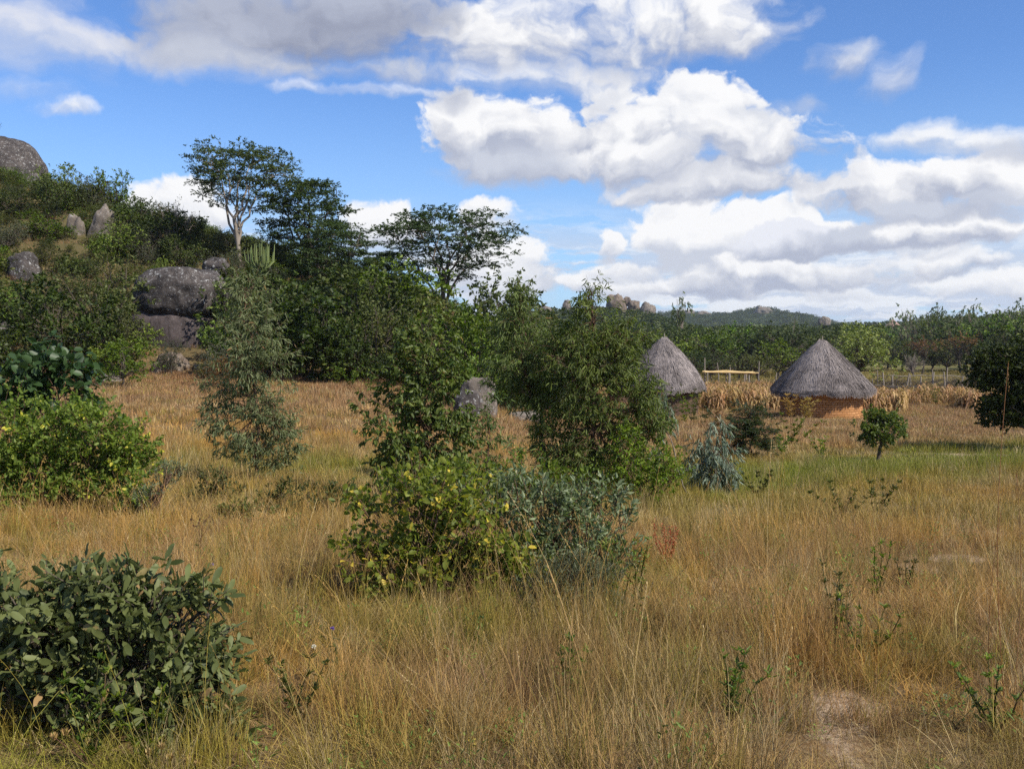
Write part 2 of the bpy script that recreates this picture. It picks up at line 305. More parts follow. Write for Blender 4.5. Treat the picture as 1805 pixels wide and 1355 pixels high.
M = {
 'euc': leafmat('gum_leaf', (.036, .062, .014), (.155, .205, .055), (.30, .15, .06), .5, .3, .32, rt=.955, vb=.92, vr=.08),
 'eucb': leafmat('blue_gum_leaf', (.085, .125, .085), (.23, .28, .20), (.22, .15, .09), .5, .3, vb=.9, vr=.05),
 'eucl': leafmat('pale_gum_leaf', (.065, .09, .032), (.21, .24, .105), (.24, .13, .05), .5, .3, .32, vb=.95, vr=.05),
 'mid': leafmat('dark_oval_leaf', (.032, .060, .012), (.125, .155, .034), (.20, .13, .04), .48, .3, vb=.9, vr=.1),
 'lant': leafmat('lime_leaf', (.058, .095, .012), (.225, .27, .036), (.55, .46, .05), .5, .25, .38, rt=.83, vb=.92, vr=.05),
 'yel': leafmat('yellowing_leaf', (.045, .085, .012), (.23, .26, .034), (.62, .50, .06), .5, .25, .38, rt=.74, vb=.92, vr=.05),
 'gloss': leafmat('glossy_leaf', (.014, .042, .010), (.050, .10, .026), (.07, .14, .03), .46, .3, .18, vb=.9, vr=.1),
 'silver': leafmat('silver_leaf', (.050, .080, .026), (.21, .255, .135), (.36, .36, .20), .45, .4, rt=.84, vb=.9, vr=.05),
 'leath': leafmat('leathery_leaf', (.030, .042, .010), (.175, .19, .070), (.32, .20, .10), .55, .25, .16, vb=.92, vr=.02, rt=.88),
 'feath': leafmat('feathery_leaf', (.035, .065, .030), (.08, .11, .05), None, .5, .3),
 'fine': leafmat('fine_grey_leaf', (.07, .095, .045), (.19, .21, .12), None, .5, .2),
 'dark': leafmat('thicket_leaf_dark', (.014, .030, .006), (.078, .105, .020), (.13, .12, .03), .5, .25, vb=.55, vr=.5),
 'olive': leafmat('thicket_leaf_olive', (.028, .040, .010), (.125, .135, .034), (.17, .12, .05), .55, .2, vb=.6, vr=.5),
 'green': leafmat('thicket_leaf_green', (.030, .065, .008), (.145, .21, .022), (.22, .24, .04), .5, .25, vb=.65, vr=.5),
 'greyb': leafmat('thicket_leaf_grey', (.04, .05, .026), (.13, .135, .08), (.17, .13, .09), .6, .2, vb=.6, vr=.5),
 'alb': leafmat('flat_top_leaf', (.022, .042, .012), (.085, .12, .034), (.12, .14, .05), .55, .2, .3, vb=.75, vr=.3),
 'wood': leafmat('far_wood_leaf', (.020, .038, .012), (.085, .105, .034), (.14, .13, .04), .65, .12, vb=.6, vr=.6),
 'woodp': leafmat('far_pale_leaf', (.07, .10, .04), (.17, .20, .09), (.2, .2, .09), .6, .2),
 'rust': leafmat('rust_leaf', (.12, .07, .03), (.26, .13, .055), (.1, .1, .04), .6, .2),
 'dryl': leafmat('dry_leaf', (.22, .12, .05), (.42, .27, .13), (.5, .38, .2), .6, .2, .2),
 'redd': leafmat('red_seed', (.26, .05, .018), (.42, .10, .04), None, .6, .2, .2),
 'brn': leafmat('brown_seed', (.06, .03, .018), (.16, .085, .045), None, .6, .2, .1),
 'purp': leafmat('purple_petal', (.22, .13, .62), (.36, .24, .80), None, .6, .2, .3),
 'yfl': leafmat('yellow_petal', (.55, .48, .04), (.75, .68, .14), None, .6, .2, .3),
 'wfl': leafmat('pale_tuft', (.5, .45, .38), (.8, .76, .7), None, .7, .2, .3),
 'maize': leafmat('dry_maize', (.20, .105, .04), (.50, .33, .15), (.3, .26, .1), .65, .2, .25),
 'straw': leafmat('straw', (.34, .22, .09), (.60, .44, .20), None, .55, .3, .2),
 'rstraw': leafmat('red_straw', (.24, .12, .05), (.42, .22, .09), None, .55, .3, .2),
 'leafy': leafmat('yellow_green_leaf', (.10, .125, .03), (.27, .29, .085), (.3, .25, .08), .5, .25),
 'shade': leafmat('dense_dark_leaf', (.010, .020, .005), (.045, .062, .014), (.10, .12, .03), .5, .2, .2, vb=.85, vr=.1),
 'cact': leafmat('succulent_arm', (.10, .14, .05), (.24, .27, .11), None, .6, .2, .1),
}

# ------------------------------------------------------------------ terrain
def smooth(t): t = np.clip(t, 0, 1); return t*t*(3-2*t)
_u = np.linspace(math.log(3.0), math.log(6000.0), 900)
def _tab(pts):
    a = np.array(pts, float); z = np.interp(np.exp(_u)-3, a[:, 0], a[:, 1]); k = np.hanning(61); k /= k.sum()
    return np.convolve(np.pad(z, 30, mode='edge'), k, 'valid')
_rt = _tab([(0, -1.66), (4, -1.72), (6, -1.84), (9, -2.12), (14, -2.6), (20, -2.97), (30, -3.35), (50, -4.05), (75, -4.35), (110, -4.6), (150, -4.8), (400, -5), (6000, -5)])
_lt = _tab([(0, -1.66), (4, -1.72), (6, -1.84), (9, -2.05), (13, -2.3), (18, -2.68), (22, -2.75), (30, -2.5), (42, -2.0), (95, -2.0), (170, -4.8), (6000, -5)])
def rel(x, y):
    x = np.asarray(x, float); y = np.asarray(y, float); uu = np.log(np.maximum(y, 0)+3)
    t = smooth((x/np.maximum(y, 8)+.16)/.24)
    z = np.interp(uu, _u, _lt)*(1-t)+np.interp(uu, _u, _rt)*t
    A = np.interp(x, [-160, -60, -45, -37, -27, -17, -10, -4, 1, 7], [2, 15, 14.5, 13, 10.0, 7.6, 5.6, 4.2, 1.4, 0])
    z = z+A*smooth((y-43)/30)*(1-smooth((y-95)/70))
    z = z+0.05*np.sin(x*.9+y*.35)*np.sin(y*.8-x*.2)*np.clip(y/6, .3, 1)+.02*np.sin(x*2.3+1)*np.sin(y*2.1)
    return z
def G(x, y): return rel(x, y)+CAMZ
def gp(px, Y):
    """ground point in photo column px at distance Y"""
    x = (px-CX)/F*Y/cp; return np.array([x, Y, float(G(x, Y))])

def gauss(x, y, cx, cy, rx, ry): return np.exp(-(((x-cx)/rx)**2+((y-cy)/ry)**2))
def fbm(x, y, s, seed=0.0):
    out = np.zeros(len(x))
    for i in range(len(x)): out[i] = mnoise.fractal(Vector((x[i]*s+seed, y[i]*s-seed, seed*.7)), .8, 2.0, 4)
    return out
def trough(x, y):
    """the damp green strip that crosses the meadow"""
    u = x/np.maximum(y, 3)
    yc = np.interp(u, [-.5, -.2, 0, .2, .35, .5], [20.5, 20.5, 19.5, 20.5, 23.5, 27])
    return np.exp(-((y-yc)/np.interp(u, [-.4, 0, .2, .5], [2.0, 2.5, 4.0, 5.5]))**2)
BARE = [(1490, 4.22, .24, .20), (1515, 4.75, .22, .15), (1650, 9.3, .6, .25), (1600, 8.9, .35, .15), (1700, 9.9, .4, .2), (1735, 27.5, 1.2, .4), (1760, 12.5, .5, .5)]
def bare(x, y):
    b = np.zeros_like(x)
    for px, Y, rx, ry in BARE:
        b = np.maximum(b, gauss(x, y, (px-CX)/F*Y, Y, rx, ry))
    return np.where(b > .02, b*(1.15+1.3*fbm(x, y, 4.2, 14.)), b)

# ground sheet
nx, ny = 360, 420
sx_ = np.sinh(np.linspace(-1, 1, nx)*8.0)/np.sinh(8.0)*2600
ty = np.linspace(0, 1, ny); sy_ = -30+ (np.sinh(ty*8.2)/np.sinh(8.2))*2500 + ty*60
XX, YY = np.meshgrid(sx_, sy_); ZZ = G(XX.ravel(), YY.ravel())
mb = MB(); i = np.arange(ny-1)[:, None]*nx; j = np.arange(nx-1)[None]
fc = np.stack([i+j, i+j+1, i+nx+j+1, i+nx+j], -1).reshape(-1, 4)
xr, yr = XX.ravel(), YY.ravel()
mb.add(np.stack([xr, yr, ZZ], 1), fc, 0)
m, t, out = newmat('ground_soil')
P = t.node('ShaderNodeTexCoord').outputs['Object']
gr = t.node('ShaderNodeAttribute', attribute_name='green').outputs['Fac']
br = t.node('ShaderNodeAttribute', attribute_name='bare').outputs['Fac']
n1 = t.noise(P, .35, 6, .6); n2 = t.noise(P, 9, 8, .7); n3 = t.noise(t.vm('MULTIPLY', P, (1, .6, 1)), 45, 5, .7)
col = t.mix(t.step(n1, .35, .65), (.17, .095, .045), (.21, .13, .06))
col = t.mix(t.step(n2, .35, .7), col, (.085, .055, .025))
col = t.mix(t.m('MULTIPLY', t.step(n3, .42, .62), .6), col, (.30, .215, .11))
sp_ = t.node('ShaderNodeSeparateXYZ', {0: P})
col = t.mix(t.m('MULTIPLY', gr, .8), col, t.mix(n2, (.10, .13, .03), (.20, .21, .05)))
far = t.mix(t.step(n1, .4, .6), (.10, .11, .035), (.19, .15, .06))
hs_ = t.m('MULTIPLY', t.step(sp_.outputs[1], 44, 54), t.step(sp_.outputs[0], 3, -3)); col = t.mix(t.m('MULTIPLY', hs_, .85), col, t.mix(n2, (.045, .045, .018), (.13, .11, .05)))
col = t.mix(t.step(sp_.outputs[1], 90, 150), col, far)
soil = t.mix(t.step(n3, .35, .65), (.27, .18, .11), (.46, .345, .235)); soil = t.mix(t.m('MULTIPLY', t.step(t.noise(P, 16, 8, .75), .52, .60), .75), soil, (.11, .07, .04))
col = t.mix(t.step(t.m('ADD', br, t.m('MULTIPLY', t.m('SUBTRACT', n2, .5), .5)), .35, .6), col, soil)
bp = t.node('ShaderNodeBump', {'Strength': .7, 'Distance': .03, 'Height': t.m('ADD', n2, n3)})
pr = t.node('ShaderNodeBsdfPrincipled', {'Base Color': col, 'Roughness': .95, 'Specular IOR Level': .1, 'Normal': bp.outputs[0]})
t.l.new(pr.outputs[0], out.inputs[0])
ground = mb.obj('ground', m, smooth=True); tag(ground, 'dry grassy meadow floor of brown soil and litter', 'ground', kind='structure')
for nm, arr in (('green', trough(xr, yr)), ('bare', bare(xr, yr))):
    a = ground.data.attributes.new(nm, 'FLOAT', 'POINT'); a.data.foreach_set('value', arr.astype(np.float32))

# ------------------------------------------------------------------ scattering (only for things nobody could count)
def scatter(name, pts, rot, scl, idx, tint, protos, label, cat):
    col = bpy.data.collections.new(name+'_kinds')
    for k, me in enumerate(protos):
        o = bpy.data.objects.new('%s_kind_%02d' % (name, k), me); col.objects.link(o)
    me = bpy.data.meshes.new(name); n = len(pts)
    me.vertices.add(n); me.vertices.foreach_set('co', np.asarray(pts, np.float32).ravel())
    for nm, ty_, arr, key in (('rot', 'FLOAT_VECTOR', rot, 'vector'), ('scl', 'FLOAT_VECTOR', scl, 'vector'), ('idx', 'INT', idx, 'value'), ('tint', 'FLOAT_COLOR', tint, 'color')):
        a = me.attributes.new(nm, ty_, 'POINT'); a.data.foreach_set(key, np.asarray(arr, np.int32 if ty_ == 'INT' else np.float32).ravel())
    o = link(name, me); tag(o, label, cat, kind='stuff')
    ng = bpy.data.node_groups.new(name+'_scatter', 'GeometryNodeTree')
    ng.interface.new_socket('Geometry', in_out='INPUT', socket_type='NodeSocketGeometry'); ng.interface.new_socket('Geometry', in_out='OUTPUT', socket_type='NodeSocketGeometry')
    t = NT(ng); gi = t.node('NodeGroupInput'); go = t.node('NodeGroupOutput')
    ci = t.node('GeometryNodeCollectionInfo'); ci.inputs['Collection'].default_value = col
    ci.inputs['Separate Children'].default_value = True; ci.inputs['Reset Children'].default_value = True
    ip = t.node('GeometryNodeInstanceOnPoints'); ip.inputs['Pick Instance'].default_value = True
    def na(nm, dt): x = t.node('GeometryNodeInputNamedAttribute', data_type=dt); x.inputs['Name'].default_value = nm; return x.outputs['Attribute']
    t.l.new(gi.outputs[0], ip.inputs['Points']); t.l.new(ci.outputs[0], ip.inputs['Instance'])
    t.l.new(na('idx', 'INT'), ip.inputs['Instance Index'])
    er = t.node('FunctionNodeEulerToRotation'); t.l.new(na('rot', 'FLOAT_VECTOR'), er.inputs[0])
    t.l.new(er.outputs[0], ip.inputs['Rotation']); t.l.new(na('scl', 'FLOAT_VECTOR'), ip.inputs['Scale'])
    t.l.new(ip.outputs[0], go.inputs[0])
    md = o.modifiers.new('scatter', 'NODES'); md.node_group = ng
    return o
def tintmat(name, lo=.55, hi=1.35, trans=.25, rough=.55, spec=.25):
    m, t, out = newmat(name)
    v = t.node('ShaderNodeAttribute', attribute_name='v').outputs['Fac']
    ti = t.node('ShaderNodeAttribute', attribute_name='tint', attribute_type='INSTANCER').outputs['Color']
    col = t.mix(1.0, ti, t.mix(v, (lo, lo, lo), (hi, hi*.98, hi*.9)), 'MULTIPLY')
    pr = t.node('ShaderNodeBsdfPrincipled', {'Base Color': col, 'Roughness': rough, 'Specular IOR Level': spec})
    tr = t.node('ShaderNodeBsdfTranslucent', {0: col})
    ms = t.node('ShaderNodeMixShader', {0: trans, 1: pr.outputs[0], 2: tr.outputs[0]})
    t.l.new(ms.outputs[0], out.inputs[0]); return m
GRASSM = tintmat('grass_blade')
def blades(mb, base, h, lean, ldir, w, tone, segs=3, power=1.9):
    n = len(base); tt = np.linspace(0, 1, segs+1); ld = np.stack([np.cos(ldir), np.sin(ldir), np.zeros(n)], 1)
    fa = rng.random(n)*2*np.pi; sd_ = np.stack([np.cos(fa), np.sin(fa), np.zeros(n)], 1)
    h = np.broadcast_to(h, (n,)); lean = np.broadcast_to(lean, (n,)); w = np.broadcast_to(w, (n,))
    rows = []
    for k, q_ in enumerate(tt):
        c_ = base+np.array([0, 0, 1.])*(h*(q_-.28*np.minimum(lean, 1.2)*q_**2))[:, None]+ld*(lean*h*q_**power)[:, None]
        ww = (w*(1-q_)**.6*.5)[:, None] if k < segs else None
        rows += [c_-sd_*ww, c_+sd_*ww] if ww is not None else [c_]
    V = np.stack(rows, 1); kk = V.shape[1]; off = (np.arange(n)*kk)[:, None]
    q4 = np.array([[2*a, 2*a+1, 2*a+3, 2*a+2] for a in range(segs-1)]).reshape(-1, 4)
    v0 = mb.n; mb.add(V.reshape(-1, 3), (off[:, :, None]+q4[None]).reshape(-1, 4), np.repeat(tone, kk))
    last = np.array([2*segs-2, 2*segs-1, 2*segs])
    mb.f.append(off+last[None]+v0)
def seedhead(mb, tip, d, n, L, tone=.8):
    k = np.linspace(0, 1, n)[:, None]; P_ = np.asarray(tip)[None]-np.asarray(d)[None]*k*L
    leaves(mb, P_, unit(np.asarray(d)[None]+rdir(n)*.5), rdir(n), L*.12, L*.028, 'dia', np.full(n, tone))
def tuft(nb, rad, hmin, hmax, lean, w, segs, heads=0, power=1.9):
    mb = MB(); a = rng.random(nb)*2*np.pi; r = rad*np.sqrt(rng.random(nb)); base = np.stack([r*np.cos(a), r*np.sin(a), np.full(nb, -.02)], 1)
    h = hmin+(hmax-hmin)*rng.random(nb)**1.6
    blades(mb, base, h, lean*(.25+rng.random(nb)), a+rng.normal(size=nb)*1.3, w*(.6+.8*rng.random(nb)), rng.random(nb), segs, power)
    for k in range(heads):
        b = np.array([rng.normal()*rad*.5, rng.normal()*rad*.5, 0]); hh = hmax*(1.0+.35*rng.random()); ld = rng.random()*6.28; ln = .15+.35*rng.random()
        q_ = np.linspace(0, 1, 6)[:, None]; dv = np.array([math.cos(ld), math.sin(ld), 0])
        p = b+np.array([0, 0, 1.])*hh*q_+dv*hh*ln*q_**2
        tube(mb, p, np.linspace(.0012, .0007, 6)*(w/.003)**.5, 3, .9)
        seedhead(mb, p[-1], unit(p[-1]-p[-2]), 9, .11, .95)
    return mb.mesh('grass_tuft', GRASSM)
def weed(nl, h, L, Wd):
    mb = MB(); z = rng.random(nl)*h; a = rng.random(nl)*6.28; P_ = np.stack([np.cos(a)*.03+rng.normal(size=nl)*.05, np.sin(a)*.03+rng.normal(size=nl)*.05, z], 1)
    D = np.stack([np.cos(a), np.sin(a), .4+rng.random(nl)*.6], 1)
    leaves(mb, P_, D, np.array([[0, 0, 1.]])+rdir(nl)*.5, L*(.6+.8*rng.random(nl)), Wd, 'ovate', rng.random(nl))
    for k in range(3): tube(mb, [[0, 0, 0], [rng.normal()*.04, rng.normal()*.04, h]], [.002, .001], 3, .3)
    return mb.mesh('weed', GRASSM)
near = [tuft(70, .09, .13, .48, .40, .0030, 4, 1) for _ in range(4)]+[tuft(80, .18, .07, .24, 1.2, .0028, 4, 0, 1.4) for _ in range(4)]+\
       [tuft(16, .10, .25, .55, .6, .0026, 4, 2) for _ in range(3)]+[weed(34, .20, .026, .010) for _ in range(2)]
midp = [tuft(50, .20, .12, .33, .5, .0065, 3, 0) for _ in range(4)]+[tuft(50, .26, .08, .24, 1.0, .0065, 3, 0, 1.4) for _ in range(3)]
farp = [tuft(50, .42, .10, .28, .55, .016, 2) for _ in range(4)]
def zone_color(x, y):
    n = len(x); f1 = fbm(x, y, .32, 3.1); f2 = fbm(x, y, 1.3, 9.7); tr_ = trough(x, y)
    STR = np.array([.50, .315, .12]); GOLD = np.array([.54, .31, .075]); PINK = np.array([.40, .24, .14]); OLI = np.array([.30, .275, .055]); GRN = np.array([.225, .265, .030]); RED = np.array([.33, .165, .075])
    def mixc(c_, d_, w_): return c_*(1-w_[:, None])+d_[None]*w_[:, None]
    c_ = np.repeat(STR[None], n, 0)
    c_ = mixc(c_, GOLD, smooth((f1+.15)/.4)*.85)
    c_ = mixc(c_, PINK, smooth((f2-.02)/.5)*.6)
    c_ = mixc(c_, PINK, smooth((y-27)/8)*.75*smooth((f1+.55)/.6))
    c_ = mixc(c_, RED, smooth((y-33)/10)*.45*(x/np.maximum(y, 1) < -.1))
    c_ = mixc(c_, OLI*.9, smooth((fbm(x, y, 1.1, 21.)-.02)/.35)*.5*smooth((16-y)/6)); c_ = mixc(c_, PINK*.8, smooth((fbm(x, y, 1.7, 33.)-.02)/.3)*.35*smooth((12-y)/5))
    c_ = mixc(c_, OLI, np.clip(smooth((y-11)/5)*smooth((19-y)/5)*.55, 0, 1))
    c_ = mixc(c_, GRN, np.clip(tr_*(.55+.9*f2+.65*(x/np.maximum(y, 1) > .1)), 0, .92))
    c_ = mixc(c_, OLI, smooth((y-70)/20)*.75)
    c_ = mixc(c_, OLI, gauss(x, y, -.1, 6.2, 1.2, .6)*.7); c_ = mixc(c_, GRN*1.1, gauss(x, y, -2.0, 3.9, 1.4, .6)*.8)
    k = rng.random(n); c_ = mixc(c_, OLI, (k < .16)*.7); c_ = mixc(c_, np.array([.62, .48, .26]), (k > .88)*.8)
    return c_*(.62+.40*rng.random(n))[:, None]
def field(y0, y1, dens, seed_rows, half=.60, pad=1.5, prot=None):
    pts = []
    ys = []; area = 0
    N_ = int(dens*((y1**2-y0**2)*half+2*pad*(y1-y0)))
    yy = np.sqrt(y0**2+(y1**2-y0**2)*rng.random(N_)); xx = (rng.random(N_)*2-1)*(half*yy+pad)
    return xx, yy
gx, gy, gi_, gs = [], [], [], []
def addf(y0, y1, dens, kinds, s0, s1, pad=1.0):
    xx, yy = field(y0, y1, dens, None, pad=pad)
    keep = rng.random(len(xx)) > np.clip(bare(xx, yy)*1.6-.25, 0, .90)
    hillk = (yy > 47) & (xx < 2); keep &= ~(hillk & (rng.random(len(xx)) < .55))
    for hx, hy, hr in HUTS: keep &= ((xx-hx)**2+(yy-hy)**2) > hr*hr
    xx, yy = xx[keep], yy[keep]
    lo = 1-.5*np.clip(bare(xx, yy)*2, 0, 1)
    gx.append(xx); gy.append(yy); gi_.append(rng.choice(kinds[0], len(xx), p=kinds[1])); gs.append((s0+(s1-s0)*rng.random(len(xx)))*lo)
HUT1 = gp(1170, 52); HUT2 = gp(1449, 50)
HUTS = [(HUT1[0], HUT1[1], 2.05), (HUT2[0], HUT2[1], 2.05)]
kn = (list(range(13)), np.array([.09]*4+[.13]*4+[.015]*3+[.03]*2)); kn[1][:] = kn[1]/kn[1].sum()
km = (list(range(13, 20)), np.ones(7)/7); kf = (list(range(20, 24)), np.ones(4)/4)
kc = (list(range(4, 8)), np.ones(4)/4); addf(1.2, 3.7, 90, kc, .75, 1.1); addf(3.7, 7, 95, kn, .75, 1.2); addf(7, 12, 48, kn, .8, 1.25); addf(12, 26, 24, km, .8, 1.25)
addf(26, 62, 7.5, kf, .75, 1.15); addf(62, 135, 1.6, kf, 1.1, 1.8)
gx = np.concatenate(gx); gy = np.concatenate(gy); gi_ = np.concatenate(gi_); gs = np.concatenate(gs)
n = len(gx); print('grass tufts', n)
gpts = np.stack([gx, gy, G(gx, gy)], 1)
hmod = (1-.35*gauss(gx, gy, -.3, 7.0, 1.5, .9))*np.interp(fbm(gx, gy, .5, 5.)+.8*fbm(gx, gy, 2.2, 7.), [-.6, .6], [.50, 1.40])*(1+.3*trough(gx, gy))*(1+.25*gauss(gx, gy, -.2, 6.0, 1.6, .9))
for bx, by, rx_, ry_ in ((-1.9, 4.6, 1.5, .6), (HUT2[0], 47, 4, 3.), (gp(1549, 25.6)[0], 24.5, 1.5, 2)): hmod = hmod*(1-.55*gauss(gx, gy, bx, by, rx_, ry_))
tint_ = zone_color(gx, gy); wd = (gi_ == 11) | (gi_ == 12)
tint_[wd] = np.array([.13, .19, .035])*(.7+.6*rng.random(wd.sum()))[:, None]
scatter('grass', gpts, np.stack([rng.normal(size=n)*.1, rng.normal(size=n)*.1, rng.random(n)*6.28], 1),
        np.stack([gs, gs, gs*hmod], 1), gi_, np.concatenate([tint_, np.ones((n, 1))], 1), near+midp+farp,
        'long dry straw coloured grass covering the meadow', 'grass')

# ------------------------------------------------------------------ plants placed one by one
def copy_thing(root, name=None, keep=True):
    c_ = root.copy(); COL.objects.link(c_)
    for ch in root.children:
        d = ch.copy(); COL.objects.link(d); d.parent = c_
    return c_
def empty(name, loc, label, cat, group=None):
    o = link(name, None, loc=tuple(float(v) for v in loc)); o.empty_display_size = .3; return tag(o, label, cat, group)
def plant(name, label, cat, px, Y, clumps, n, L, Wd, mat, kind='ovate', mode='out', bark=BARKR, stem=.02, trunk=None, twigs=True, depth=.75,
          group=None, per=9, tw=.16, shell=2.6, spread=.9, vary=.4, shoots=.13, gap=-.10, parts=('trunk', 'crown'), limbs=2, back=0.0, twr=.003, tone=(0, 1)):
    """clumps: (photo x, photo y, radius x, radius y[, depth offset m]) at this plant's own distance Y"""
    b = gp(px, Y); k = Y/F/cp; root = empty(name, b, label, cat, group)
    cl = []
    for c_ in clumps:
        q_ = at(c_[0], c_[1], Y)-b; dy = c_[4] if len(c_) > 4 else rng.normal()*c_[2]*k*.35
        cl.append((q_[0], dy+back, q_[2], c_[2]*k, c_[2]*k*depth, c_[3]*k))
    tb = MB(); lf = MB(); cl = np.array(cl)
    top = cl[np.argmax(cl[:, 2])]
    if trunk:
        th = trunk*top[2]; tp = limb(tb, (0, 0, -.05), (top[0]*trunk*.8, top[1]*trunk, th), stem, stem*.7, 7, .05, 7)
        tt = limb(tb, tp[-1], top[:3], stem*.7, stem*.15, 6, .06)
        allp = np.concatenate([tp[3:], tt])
    for c_ in cl:
        for q_ in range(limbs):
            e = c_[:3]+rng.normal(size=3)*c_[3:6]*.35
            if trunk:
                zz = min(max(c_[2]-c_[5]*1.2, .25*th), top[2]*.9); s = allp[np.argmin(np.abs(allp[:, 2]-zz))]; r0 = stem*.42
            else: s = np.array([rng.normal()*stem*2, rng.normal()*stem*2, -.03]); r0 = stem*(.6+.5*rng.random())
            pp = limb(tb, s, e, r0, r0*.25, 6, .10, 5, .03)
            for w_ in range(3):
                s2 = pp[2+w_]; limb(tb, s2, c_[:3]+rdir(1)[0]*c_[3:6]*.85, r0*.4, r0*.12, 4, .1, 4)
    crown(lf, cl, n, L, Wd, kind, mode, per, tw, shell, tb if twigs else None, twr, spread, vary, tone, gap, shoots)
    tb.obj(parts[0], bark, root, True); lf.obj(parts[1], mat, root)
    return root

# left gum sapling
plant('gum_tree', 'slender young gum tree with drooping grey green leaves on the left of the meadow', 'tree', 458, 18.2,
      [(430, 505, 26, 30), (432, 545, 38, 42), (450, 590, 42, 42), (472, 632, 44, 30), (440, 640, 34, 34), (395, 690, 36, 22), (448, 700, 46, 34), (392, 738, 34, 30), (440, 752, 44, 34), (490, 735, 30, 40), (470, 790, 44, 30), (412, 780, 34, 22), (500, 775, 18, 30), (485, 825, 28, 18)],
      15000, .10, .018, M['eucl'], 'lance', 'euc', stem=.032, trunk=.62, tw=.2)
# main central gums
plant('gum_tree', 'tall bushy gum tree with a pointed top standing left of the first hut', 'tree', 1046, 17.2,
      [(1043, 522, 16, 24), (1045, 548, 26, 28), (1042, 575, 40, 30), (1000, 600, 34, 30), (1082, 590, 36, 30), (985, 630, 36, 40), (1035, 635, 56, 50), (1085, 625, 42, 46), (1108, 600, 24, 30), (1010, 695, 58, 46), (1080, 695, 58, 48), (1118, 700, 34, 40), (985, 760, 44, 44), (1050, 770, 62, 44), (1120, 765, 46, 40), (1150, 745, 24, 30), (1030, 825, 60, 28), (1000, 800, 50, 40), (1090, 820, 60, 30)],
      27000, .105, .019, M['euc'], 'lance', 'euc', stem=.045, trunk=.7, tw=.22)
plant('gum_tree', 'narrow gum tree hard against the left side of the tall bushy gum tree', 'tree', 958, 18.0,
      [(916, 524, 16, 26), (915, 552, 26, 30), (905, 590, 40, 38), (920, 635, 44, 40), (895, 650, 30, 40), (915, 685, 42, 24), (950, 660, 30, 36), (960, 720, 22, 26), (965, 775, 24, 24)],
      10000, .10, .018, M['euc'], 'lance', 'euc', stem=.04, trunk=.55, tw=.22)
plant('leafy_tree', 'dark leafy young tree with a rounded top left of the tall bushy gum tree', 'tree', 745, 15.4,
      [(738, 598, 34, 22), (745, 628, 52, 34), (715, 665, 44, 34), (770, 670, 46, 40), (690, 712, 46, 28), (745, 715, 56, 40), (795, 720, 28, 44), (700, 762, 48, 34), (765, 770, 64, 44), (705, 812, 44, 34), (775, 830, 64, 34), (735, 855, 60, 28)],
      20000, .074, .032, M['mid'], 'ovate', 'euc', stem=.04, trunk=.5, tw=.17)
plant('gum_sapling', 'thin brownish gum sapling in the gap in front of the split boulder', 'sapling', 862, 16.6,
      [(860, 718, 24, 22), (862, 752, 34, 26), (840, 800, 34, 34), (890, 800, 32, 30), (862, 840, 50, 22)],
      2200, .085, .020, M['euc'], 'lance', 'euc', stem=.016, trunk=.6)
plant('shrub', 'bright green small leaved shrub at the right foot of the tall bushy gum tree', 'shrub', 1128, 16.4,
      [(1105, 790, 30, 34), (1130, 820, 48, 34), (1165, 825, 30, 32), (1100, 845, 38, 24), (1150, 858, 46, 16), (1185, 845, 18, 22)],
      4800, .055, .026, M['green'], 'ovate', 'out', stem=.014)
plant('gum_sapling', 'weeping blue grey gum sapling in front of the dark feathery bush', 'sapling', 1258, 18.8,
      [(1268, 757, 14, 22), (1272, 790, 20, 24), (1240, 785, 20, 22), (1228, 812, 20, 24), (1262, 820, 30, 30), (1250, 848, 38, 18), (1284, 830, 14, 30)],
      5200, .115, .016, M['eucb'], 'lance', 'droop', stem=.016, trunk=.7, tw=.2, spread=.5)
plant('gum_sapling', 'wispy blue grey gum branches hanging right of the tall bushy gum tree', 'sapling', 1168, 17.8,
      [(1165, 700, 13, 26), (1178, 725, 12, 24), (1150, 790, 16, 16), (1172, 760, 14, 20)], 620, .12, .014, M['eucb'], 'lance', 'droop', stem=.012, trunk=.8, tw=.2)
plant('feathery_bush', 'dark feathery thorn bush behind the blue grey gum sapling', 'bush', 1318, 26.5,
      [(1318, 735, 26, 20), (1300, 755, 34, 20), (1340, 760, 24, 22), (1322, 785, 36, 24), (1262, 742, 20, 12), (1335, 812, 30, 18), (1300, 812, 30, 22), (1355, 790, 10, 26)],
      16000, .085, .022, M['feath'], 'ovate', 'flat', stem=.02, tw=.2, per=12)
plant('leafy_tree', 'small round topped tree alone on the grass in front of the brick hut', 'tree', 1549, 25.6,
      [(1535, 742, 25, 16), (1565, 738, 25, 14), (1549, 752, 38, 17), (1526, 762, 20, 12), (1576, 757, 20, 13), (1548, 773, 22, 12)],
      4800, .085, .036, M['mid'], 'ovate', 'out', bark=BARK, stem=.055, trunk=.35, tw=.12)
plant('leafy_tree', 'dark shady tree at the right edge casting a long shadow on the grass', 'tree', 1822, 29.0,
      [(1790, 628, 40, 24), (1752, 655, 40, 22), (1800, 660, 54, 40), (1760, 685, 46, 26), (1775, 720, 44, 24), (1745, 712, 26, 14), (1850, 640, 60, 50), (1880, 690, 60, 50), (1830, 720, 50, 30), (1850, 622, 50, 26), (1738, 735, 14, 10), (1745, 632, 26, 14), (1775, 742, 24, 10)],
      30000, .10, .05, M['shade'], 'ovate', 'out', bark=BARK, stem=.09, trunk=.35, tw=.16, shell=2.4, gap=-.3, depth=1.15)
